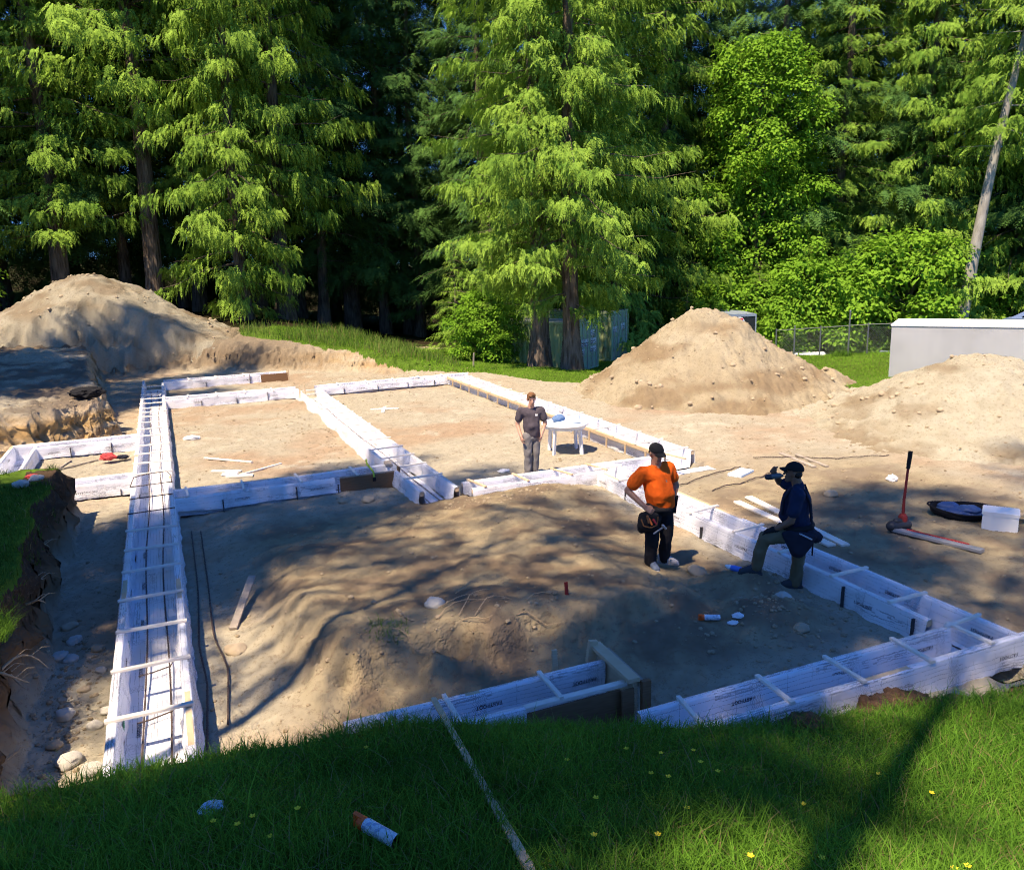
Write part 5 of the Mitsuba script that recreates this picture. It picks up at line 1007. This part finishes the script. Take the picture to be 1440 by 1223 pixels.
plank('pale plank lying right of the long form, the nearer of two side by side', (9.30, 11.55), (9.02, 8.95), .15)
plank('pale plank lying right of the long form, the farther of two side by side', (9.62, 11.62), (9.25, 8.9), .15)
plank('thin grey board on the open ground above the man drinking', (12.39, 13.94), (12.20, 12.7), .10, m='wood_grey')
plank('second thin grey board next to the one above the man drinking', (12.62, 13.7), (12.45, 12.6), .07, m='wood_grey')
plank('small pale board edged in teal by the end of the short cross form', (10.85, 13.18), (10.35, 12.95), .30, .05, m='paper_blue')
plank('narrow pale wood strip on the tan floor, left half of the rear pit', (.63, 20.2), (1.60, 19.1), .06)
plank('white wood strip near scraps on the tan floor behind the blue-shaded form', (.70, 18.7), (1.30, 18.4), .10)
plank('thin strip of wood pointing right on the tan floor behind the blue-shaded form', (1.25, 18.0), (2.2, 18.7), .05)
plank('pale offcut among scraps near the corner of the long form', (.95, 18.0), (1.5, 17.9), .16)
plank('pale wood scrap on the sandy floor behind the middle ladder form', (5.7, 24.6), (6.5, 24.3), .12)
plank('second pale wood scrap crossing the first on the sandy floor', (5.9, 23.9), (6.2, 24.8), .10)
plank('stick lying across the little bay at the far left', (-2.6, 20.6), (-1.7, 21.3), .04, .03, 'wood_grey')
plank('grey stick in the bay at the far left, near its lower corner', (-2.55, 20.4), (-2.3, 21.6), .04, .03, 'wood_grey')
plank('weathered board leaning on the earth island right of the long form', (.44, 10.25), (.80, 11.25), .10, .03, 'wood_grey', z=g1(.44, 10.25), zq=g1(.8, 11.25) + .22)
lz = lambda x, y: g1(x, y)
plank('long thin lath lying down the front grass from the wooden-ended form', (1.80, 6.12), (1.21, 2.5), .048, .024, 'wood_pale', z=.86, zq=g1(1.21, 2.5) + .03, name='lath', catn='lath')
for i, (pts, lb) in enumerate((([(.12, 14.8), (.10, 12), (.02, 9.9), (.06, 9.0), (-.02, 7.6), (.05, 6.6)], 'reinforcing bar lying in the trench close beside the long form'), ([(.27, 14.7), (.24, 12), (.20, 10.2), (.30, 9.2), (.20, 8.0)], 'reinforcing bar in the trench, bent and farther from the long form'),
                               ([(9.0, 12.9), (9.9, 13.2), (10.9, 13.45)], 'thin reinforcing bar by the end of the cross form, upper one'), ([(9.32, 12.3), (10.45, 12.55), (11.2, 12.75)], 'thin reinforcing bar by the end of the cross form, lower one'), ([(11.6, 13.9), (12.9, 13.2), (14.3, 12.7)], 'thin reinforcing bar on the open ground at the right'))):
    pp = np.array(pts); t = np.linspace(0, 1, 24); ts = np.linspace(0, 1, len(pp)); xy = np.stack([np.interp(t, ts, pp[:, 0]), np.interp(t, ts, pp[:, 1])], 1)
    single('reinforcing_bar', lb, 'reinforcing bar', tube(np.column_stack([xy, gz(xy[:, 0], xy[:, 1]) + .018 + .02 * np.abs(np.sin(t * 9 + i))]), .011, 6), 'rebar', 40)
# spray cans, bottle, scraps
mat('can_label', mikit.proc(lambda p, n, uv: mikit.mix(mi.Color3f(.62, .68, .74), mi.Color3f(.20, .30, .48), mikit.smoothstep(.55, .60, mikit.noise(p.x * 60, p.y * 60, p.z * 60)) * .7)), .35, .5)
mat('cap_orange', (.80, .12, .02), .45, .4); mat('cap_worn', (.75, .28, .20), .6, .3)
def spray_can(label, o, d, s=1.0):
    k = thing('spray_can', label, 'spray can'); t, sd, u = frame(d); M = np.eye(4); M[:3, 0], M[:3, 1], M[:3, 2], M[:3, 3] = sd, u, t, o
    def L(name, m, mt): m = m.copy(); m.apply_scale(s); m.apply_transform(M); put(k, name, m, mt, smooth=35)
    L('body', lathe([(0, .0), (.028, .004), (.033, .0), (.0345, .006), (.033, .012), (.033, .165), (.0345, .172), (.030, .182), (0, .182)], 26), 'can_label')
    L('cap', cat([lathe([(.012, .182), (.031, .182), (.033, .19), (.031, .215), (.026, .218), (.024, .20), (.012, .195)], 22), at(box((-.012, -.034, .20), (.012, .0, .245), .004), (0, 0, 0)), at(box((-.012, .012, .20), (.012, .034, .25), .005), (0, 0, 0))]), 'cap_orange')
    L('base', lathe([(0, .012), (.026, .006), (.030, -.002), (.034, .0), (.034, -.002), (.0, -.001)], 22), 'metal_grey')
fz_ = g1(.66, 3.62)
spray_can('pale blue spray can with orange cap lying in the front grass', (.80, 3.50, g1(.80, 3.5) + .055), (-.15, .20, .035), 1.08)
spray_can('spray can with orange cap lying on dark earth near crumpled paper', (5.84, 7.50, g1(5.84, 7.5) + .045), (-.2, .08, .01), 1.05)
k = thing('water_bottle', 'blue water bottle lying on the spoil before the feet of the man drinking', 'bottle')
wb = V3(6.70, 8.36, g1(6.7, 8.36) + .05); dv = V3(.10, -.14, -.02)
put(k, 'body', cat(limb([(wb, .040), (wb + dv, .045)])), 'bottle_blue', smooth=40); put(k, 'neck', cat(limb([(wb - dv * .25, .034), (wb - dv * .5, .02)])), 'plastic_white', smooth=40)
def crumple(name, label, catn, c, r, m, seed, flat=.35):
    q = trimesh.creation.icosphere(subdivisions=3); v = q.vertices; d = fbm(v * 2.3 + seed, 3, seed); rg = np.abs(fbm(v * 3.1 + seed * 2, 2, seed + 1) - .5)
    v = v * (.55 + .7 * d - .7 * rg)[:, None] * [1.2, .9, flat] * r + np.array([c[0], c[1], (g1(*c[:2]) if len(c) < 3 else c[2]) + r * flat * .5])
    return single(name, label, catn, trimesh.Trimesh(v, q.faces, process=False), m)
mat('paper_white', (.72, .72, .72), .8, .2, two=True); mat('cloth_red', (.50, .07, .07), .8, .2)
crumple('paper_scrap', 'crumpled white paper by the spray can on the dark earth', 'paper', (6.05, 7.42), .08, 'paper_white', 3)
crumple('paper_scrap', 'thin white strip of paper beside the crumpled paper on dark earth', 'paper', (5.93, 7.36), .07, 'paper_white', 5, .2)
crumple('crushed_can', 'crushed white and grey can half sunk in the front grass at the left', 'can', (-.03, 4.38, g1(-.03, 4.38) + .03), .062, 'can_label', 7, .6)
crumple('plastic_sheet', 'crumpled white plastic on the tan floor right of the long form', 'plastic bag', (.45, 22.8), .20, 'paper_white', 9)
crumple('plastic_sheet', 'crumpled white plastic among wood scraps behind the blue-shaded form', 'plastic bag', (1.05, 18.2), .17, 'paper_white', 12)
crumple('red_bag', 'crumpled red and grey bag lying on the left white form', 'bag', (-1.45, 20.9, .22), .17, 'cloth_red', 11, .6)
crumple('red_bag', 'dark sleeve of cloth beside the red bag on the left white form', 'cloth', (-1.15, 21.0, .18), .14, 'denim_dark', 15, .4)
crumple('black_tarpaulin', 'black tarpaulin draped over the corner of the far left bank', 'tarpaulin', (-2.05, 24.95, 1.22), .45, 'black_cloth', 13, .35)
crumple('white_scrap', 'small white plastic scrap on the shaded ground left of the red-handled tool', 'plastic', (12.76, 11.23), .12, 'paper_white', 17, .7)
crumple('white_scrap', 'white scrap of wood on the floor left of the man in grey', 'scrap', (6.4, 15.6), .13, 'paper_white', 19, .4)
crumple('red_glove', 'small red glove among stones on the grassed bank corner', 'glove', (-2.28, 15.6, g1(-2.28, 15.6)), .09, 'cloth_red', 21, .5)
single('red_stake', 'short red stake standing on the earth island', 'stake', beam((4.21, 8.35, g1(4.21, 8.35) - .05), (4.20, 8.36, g1(4.21, 8.35) + .16), .045, .02, up=(0, 1, 0)), 'red_dark')
single('survey_stake', 'pale survey stake standing at the forest edge left of the cedar trunks', 'stake', beam((11.95, 32.2, g1(11.95, 32.2) - .1), (12.0, 32.2, g1(11.95, 32.2) + .62), .06, .03, up=(0, 1, 0)), 'wood_grey')
k = thing('tape_strap', 'green and black strap hooked over the end of the blue-shaded form', 'strap'); mat('strap_green', (.35, .50, .04), .5, .4)
put(k, 'webbing', tube([(3.60, 15.60, .30), (3.60, 15.64, .46), (3.62, 15.9, .455), (3.64, 16.36, .46), (3.64, 16.40, .56)], .018, 6), 'strap_green', smooth=True); put(k, 'buckle', beam((3.57, 15.59, .32), (3.63, 15.59, .32), .02, .08), 'black_cloth')
# stones, roots, twigs, sods
mat('stone_pale', mikit.proc(lambda p, n, uv: mikit.mix(mi.Color3f(.34, .33, .30), mi.Color3f(.54, .51, .44), f3(p, 9., 3))), .85, .15)
mat('stone_soil', mikit.proc(lambda p, n, uv: mikit.mix(mi.Color3f(.20, .15, .09), mi.Color3f(.40, .33, .23), f3(p, 5., 3))), .95, .05)
mat('stone_tan', mikit.proc(lambda p, n, uv: mikit.mix(mi.Color3f(.30, .23, .15), mi.Color3f(.48, .40, .28), f3(p, 9., 3))), .9, .1)
for i, (x, y, r, lb) in enumerate(((-1.50, 11.4, .11, 'grey stone in the shaded trench corner under the grassed bank'), (-1.40, 10.9, .10, 'bluish stone below the shaded bank, nearest the trench wall'), (-1.52, 10.45, .10, 'rounded stone in a cluster under the root-covered bank'), (-1.40, 10.35, .09, 'pale stone at the right of the cluster under the bank'), (-1.34, 8.95, .11, 'white stone at the edge of the shade in the trench'), (-1.20, 9.5, .07, 'small stone where the sunlit trench floor begins'), (-1.05, 9.9, .07, 'small pale stone on the sunlit trench floor, upper one'),
                              (-1.12, 10.5, .08, 'flat stone at the upper end of the sunlit trench floor'), (-1.22, 8.0, .12, 'large pale rock at the front of the trench'), (-1.02, 7.75, .10, 'pale rock by the grass edge left of the long form'), (-1.05, 8.6, .08, 'white pebble in the middle of the sunlit trench floor'), (-.95, 8.9, .07, 'pale stone near the long form on the sunlit floor'), (-1.38, 8.4, .08, 'small stone in the dark bottom of the trench'),
                              (.42, 9.65, .13, 'tan stone on the slope right of the two reinforcing bars'), (2.65, 8.75, .12, 'pale rounded stone on the earth island'), (11.0, 11.0, .13, 'tan stone on the dappled ground right of the planks'), (9.95, 10.8, .09, 'small stone beside the planks'), (2.85, 15.0, .10, 'stone before the brown end of the blue-shaded form'), (3.26, 14.8, .13, 'tan clod-like stone near the middle ladder form'), (6.55, 8.95, .14, 'pale flat rock between the two men on the right'),
                              (6.9, 7.6, .10, 'grey stone on the spoil below the man drinking'), (6.55, 6.9, .10, 'greenish stone near the lower right form'), (-2.18, 15.35, .12, 'light stone on the corner of the grassed bank'), (-2.35, 14.9, .13, 'flat grey stone on the grassed bank'), (12.4, 19.9, .14, 'stone at the foot of the tall earth pile'), (14.5, 19.0, .22, 'dark rock lying before the tall earth pile'), (-1.15, 23.6, .18, 'brown rock at the foot of the far left bank'))):
    z = g1(x, y); m = rock(r, i + 3, 2, .6, .4); m.apply_transform(trimesh.transformations.rotation_matrix(i * 1.3, [0, 0, 1])); m.apply_translation([x, y, z + r * .22])
    single('stone', lb, 'stone', m, 'stone_pale' if i in (1, 2, 3, 4, 6, 8, 9, 10, 11, 14, 22, 23, 20) else 'stone_tan', 50, group='loose stones on the site')
mat('root', (.40, .30, .19), .85, .1)
rng = np.random.default_rng(9)
for i, (y, z, l) in enumerate(((8.9, .62, .75), (8.7, .72, .5), (9.1, .50, .4), (11.4, .75, .35), (7.9, .35, .45), (10.2, .85, .4), (12.8, .7, .3))):
    x0 = float(LFTX(np.array(y))) - .05; t = np.linspace(0, 1, 7)
    pts = np.stack([x0 + l * .55 * t, y + l * .5 * np.sin(t * 2 + i) * (-1) ** i * .6, z + l * (.15 * np.sin(t * 3 + i) - .18 * t ** 2)], 1); k = None
    ms = [tube(pts, .014 * (1 - .8 * t) + .002, 6)]
    for j in (2, 4): ms.append(tube([pts[j], pts[j] + [.10, .06 * (-1) ** j, .05], pts[j] + [.17, .10 * (-1) ** j, .02]], [.006, .004, .001], 5))
    single('root', 'bare broken root sticking out of the cut bank at the left edge', 'root', cat(ms), 'root', 50, group='roots in the cut bank')
for i in range(9):
    x, y = 3.0 + rng.normal() * .55, 8.3 + rng.normal() * .25; a = rng.uniform(-.6, .6); l = rng.uniform(.3, .7); t = np.linspace(0, 1, 6)
    xx, yy = x + l * t * math.cos(a), y + l * t * math.sin(a) + .08 * np.sin(t * 4 + i)
    single('twig', 'thin bent twig on the front of the earth island', 'twig', tube(np.stack([xx, yy, gz(xx, yy) + .02 + .06 * np.sin(t * 3)], 1), .007 * (1 - .6 * t), 5), 'root', 50, group='twigs on the earth island')
mat('sod_earth', mikit.proc(lambda p, n, uv: mikit.mix(mi.Color3f(.06, .035, .022), mi.Color3f(.17, .10, .06), f3(p, 20., 3))), .95, .05)
for i, (x, y, r, lb) in enumerate(((4.78, 4.90, .20, 'upturned brown sod at the grass edge by the lower right form'), (5.85, 5.0, .30, 'larger dark sod with hanging grass near the right end of the lower form'), (6.15, 5.02, .22, 'sunlit end of the clump of sods under the lower right form'))):
    m = rock(r, 40 + i, 4, .6, .3); v = m.vertices; m.vertices = v + m.vertex_normals * ((fbm(v * 14, 3, i) - .5) * .12 - np.abs(fbm(v * 30, 2, i + 5) - .5) * .06)[:, None]
    m.apply_translation([x, y, g1(x, y) + .02]); k = thing('sod', lb, 'sod'); put(k, 'soil', m, 'sod_earth', smooth=True)
    n = 260; a = rng.uniform(0, 6.28, n); rr = r * np.sqrt(rng.random(n)) * 1.1; gxx, gyy = x + rr * np.cos(a), y - .06 + rr * np.sin(a) * .8
    v, f, b = blades(gxx, gyy, np.full(n, g1(x, y) + r * .45) - rr * .4, rng.uniform(.06, .2, n), rng.uniform(.004, .007, n), rng, 1.4); c = np.array([.06, .13, .02]) * rng.uniform(.6, 1.6, n)[:, None]
    put(k, 'grass_blades', (v, f), 'grass_blade', color=c[b], kind='stuff')
for x, y, n, r, key, lb in ((1.95, 8.3, 160, .25, 'weed_tuft', 'small tuft of weeds on the earth island'), (-1.78, 8.7, 420, .16, 'grass_tuft', 'sunlit tuft of grass hanging over the cut bank at the left edge'), (27.2, 27.0, 220, .45, 'weed_clump', 'taller weed clump on the far lawn by the thin posts')):
    a = rng.uniform(0, 6.28, n); rr = r * np.sqrt(rng.random(n)); gxx, gyy = x + rr * np.cos(a), y + rr * np.sin(a) * (2.2 if key == 'grass_tuft' else 1)
    zz_ = np.full(n, 1.12) if key == 'grass_tuft' else gz(gxx, gyy); hh_ = rng.uniform(.10, .28, n) if x > -9 and x < 20 else rng.uniform(.2, .5, n)
    v, f, b = blades(gxx, gyy, zz_, hh_ * (.5 if key == 'weed_tuft' else 1), rng.uniform(.005, .009, n) * (3 if x > 20 else 1), rng, 1.3); c = np.array([.12, .24, .03]) * rng.uniform(.5, 1.3, n)[:, None]
    kk = num(key); put(None, kk, (v, f), 'grass_blade', color=c[b]); labels[kk] = {'label': lb, 'category': 'grass', 'kind': 'stuff'}
# buttercups in the front grass
mat('petal_yellow', (.82, .62, .03), .5, .3, two=True); mat('stem_green', (.07, .16, .025), .6, .2)
xy = [(0.98, 5.0), (2.9, 3.7), (2.8, 4.18), (2.54, 3.9), (1.93, 3.51), (1.66, 3.04), (1.99, 2.99), (2.54, 3.71), (2.1, 4.2), (2.62, 4.33), (3.13, 4.27), (2.88, 3.85), (3.09, 3.17), (4.13, 3.57), (4.14, 3.17), (2.59, 2.52), (3.22, 2.31), (3.24, 2.26), (2.28, 2.65), (2.37, 3.28), (0.23, 3.74), (0.09, 3.92), (0.17, 4.02), (-0.02, 4.07), (0.39, 3.92)]
for i, (x, y) in enumerate(xy):
    z = g1(x, y); h = .09 + .05 * ((i * 37) % 10) / 10; k = thing('buttercup', 'small yellow buttercup flower in the front grass', 'flower', 'buttercups in the front grass')
    put(k, 'stem', tube([(x, y, z), (x + .01, y, z + h * .6), (x, y, z + h)], .0022, 4), 'stem_green'); q = []
    for j in range(5):
        a = j * 1.257 + i; c, s = math.cos(a), math.sin(a); q.append(trimesh.Trimesh([[x, y, z + h], [x + .012 * c - .007 * s, y + .012 * s + .007 * c, z + h + .006], [x + .019 * c, y + .019 * s, z + h + .009], [x + .012 * c + .007 * s, y + .012 * s - .007 * c, z + h + .006]], [[0, 1, 2], [0, 2, 3]], process=False))
    put(k, 'petals', cat(q), 'petal_yellow')
# gravel and clods, too many and too small to pick apart
def gravel(key, label, pts, rmin, rmax, bs, seed, z=None):
    rg = np.random.default_rng(seed); base = [rock(1, 60 + i, 0 if z is None else 1, .7, .35) for i in range(6)]; vs, fs, n = [], [], 0
    z = gz(pts[:, 0], pts[:, 1]) if z is None else z; r = rmin * (rmax / rmin) ** (rg.random(len(pts)) ** 2.2); a = rg.uniform(0, 6.28, len(pts))
    for b in range(6):
        m = np.arange(len(pts)) % 6 == b; bv = base[b].vertices; c, s = np.cos(a[m])[:, None], np.sin(a[m])[:, None]
        V_ = np.stack([bv[None, :, 0] * c - bv[None, :, 1] * s, bv[None, :, 0] * s + bv[None, :, 1] * c, np.broadcast_to(bv[None, :, 2], (m.sum(), len(bv)))], -1) * r[m][:, None, None]
        V_ = V_ + np.stack([pts[m, 0], pts[m, 1], z[m] + r[m] * .2], -1)[:, None]
        f = base[b].faces[None] + (np.arange(m.sum()) * len(bv))[:, None, None] + n; n += m.sum() * len(bv); vs.append(V_.reshape(-1, 3)); fs.append(f.reshape(-1, 3))
    put(None, key, (np.vstack(vs), np.vstack(fs)), bs); labels[key] = {'label': label, 'category': 'gravel', 'kind': 'stuff'}
rng = np.random.default_rng(12)
def cloud(cx, cy, sx_, sy_, n): return np.column_stack([rng.normal(cx, sx_, n), rng.normal(cy, sy_, n)])
pts = np.vstack([np.column_stack([rng.uniform(-1.6, 7.6, 1500), rng.uniform(6.0, 14, 1500)])[::2], cloud(6.6, 7.6, .7, .6, 500), cloud(-1.35, 9.2, .16, 1.3, 420), cloud(3.4, 23, .5, 3.5, 500), cloud(5.5, 13.2, .8, .3, 300), cloud(2.4, 8.3, 1.4, .3, 160), np.column_stack([rng.uniform(8.4, 15, 900), rng.uniform(6, 18, 900)]), np.column_stack([rng.uniform(0, 10, 700), rng.uniform(15, 28, 700)]), cloud(-2.0, 24.0, 1.2, .4, 350), cloud(7.5, 31.6, 3, .5, 350)])
inside = np.zeros(len(pts), bool)
for x0, x1, y0, y1 in TRENCH: inside |= (pts[:, 0] > x0 - .15) & (pts[:, 0] < x1 + .15) & (pts[:, 1] > y0 - .15) & (pts[:, 1] < y1 + .15)
f_, l_, _, _ = masks(pts[:, 0], pts[:, 1]); pts = pts[~inside & (f_ < .05) & (l_ < .3)]
gravel('gravel', 'loose pebbles and clods strewn over the bare earth', pts, .008, .042, 'stone_soil', 4)
hp = []
for v, zb in HEAPS:
    m = np.where(v[:, 2] > zb + .05)[0]; w = rng.choice(m, 420); hp.append(v[w] + np.column_stack([rng.normal(0, .04, 420), rng.normal(0, .04, 420), np.zeros(420)]))
hp = np.vstack(hp)
gravel('heap_gravel', 'stones and clods lying on the slopes of the earth piles', hp, .016, .10, 'stone_tan', 8, z=hp[:, 2])
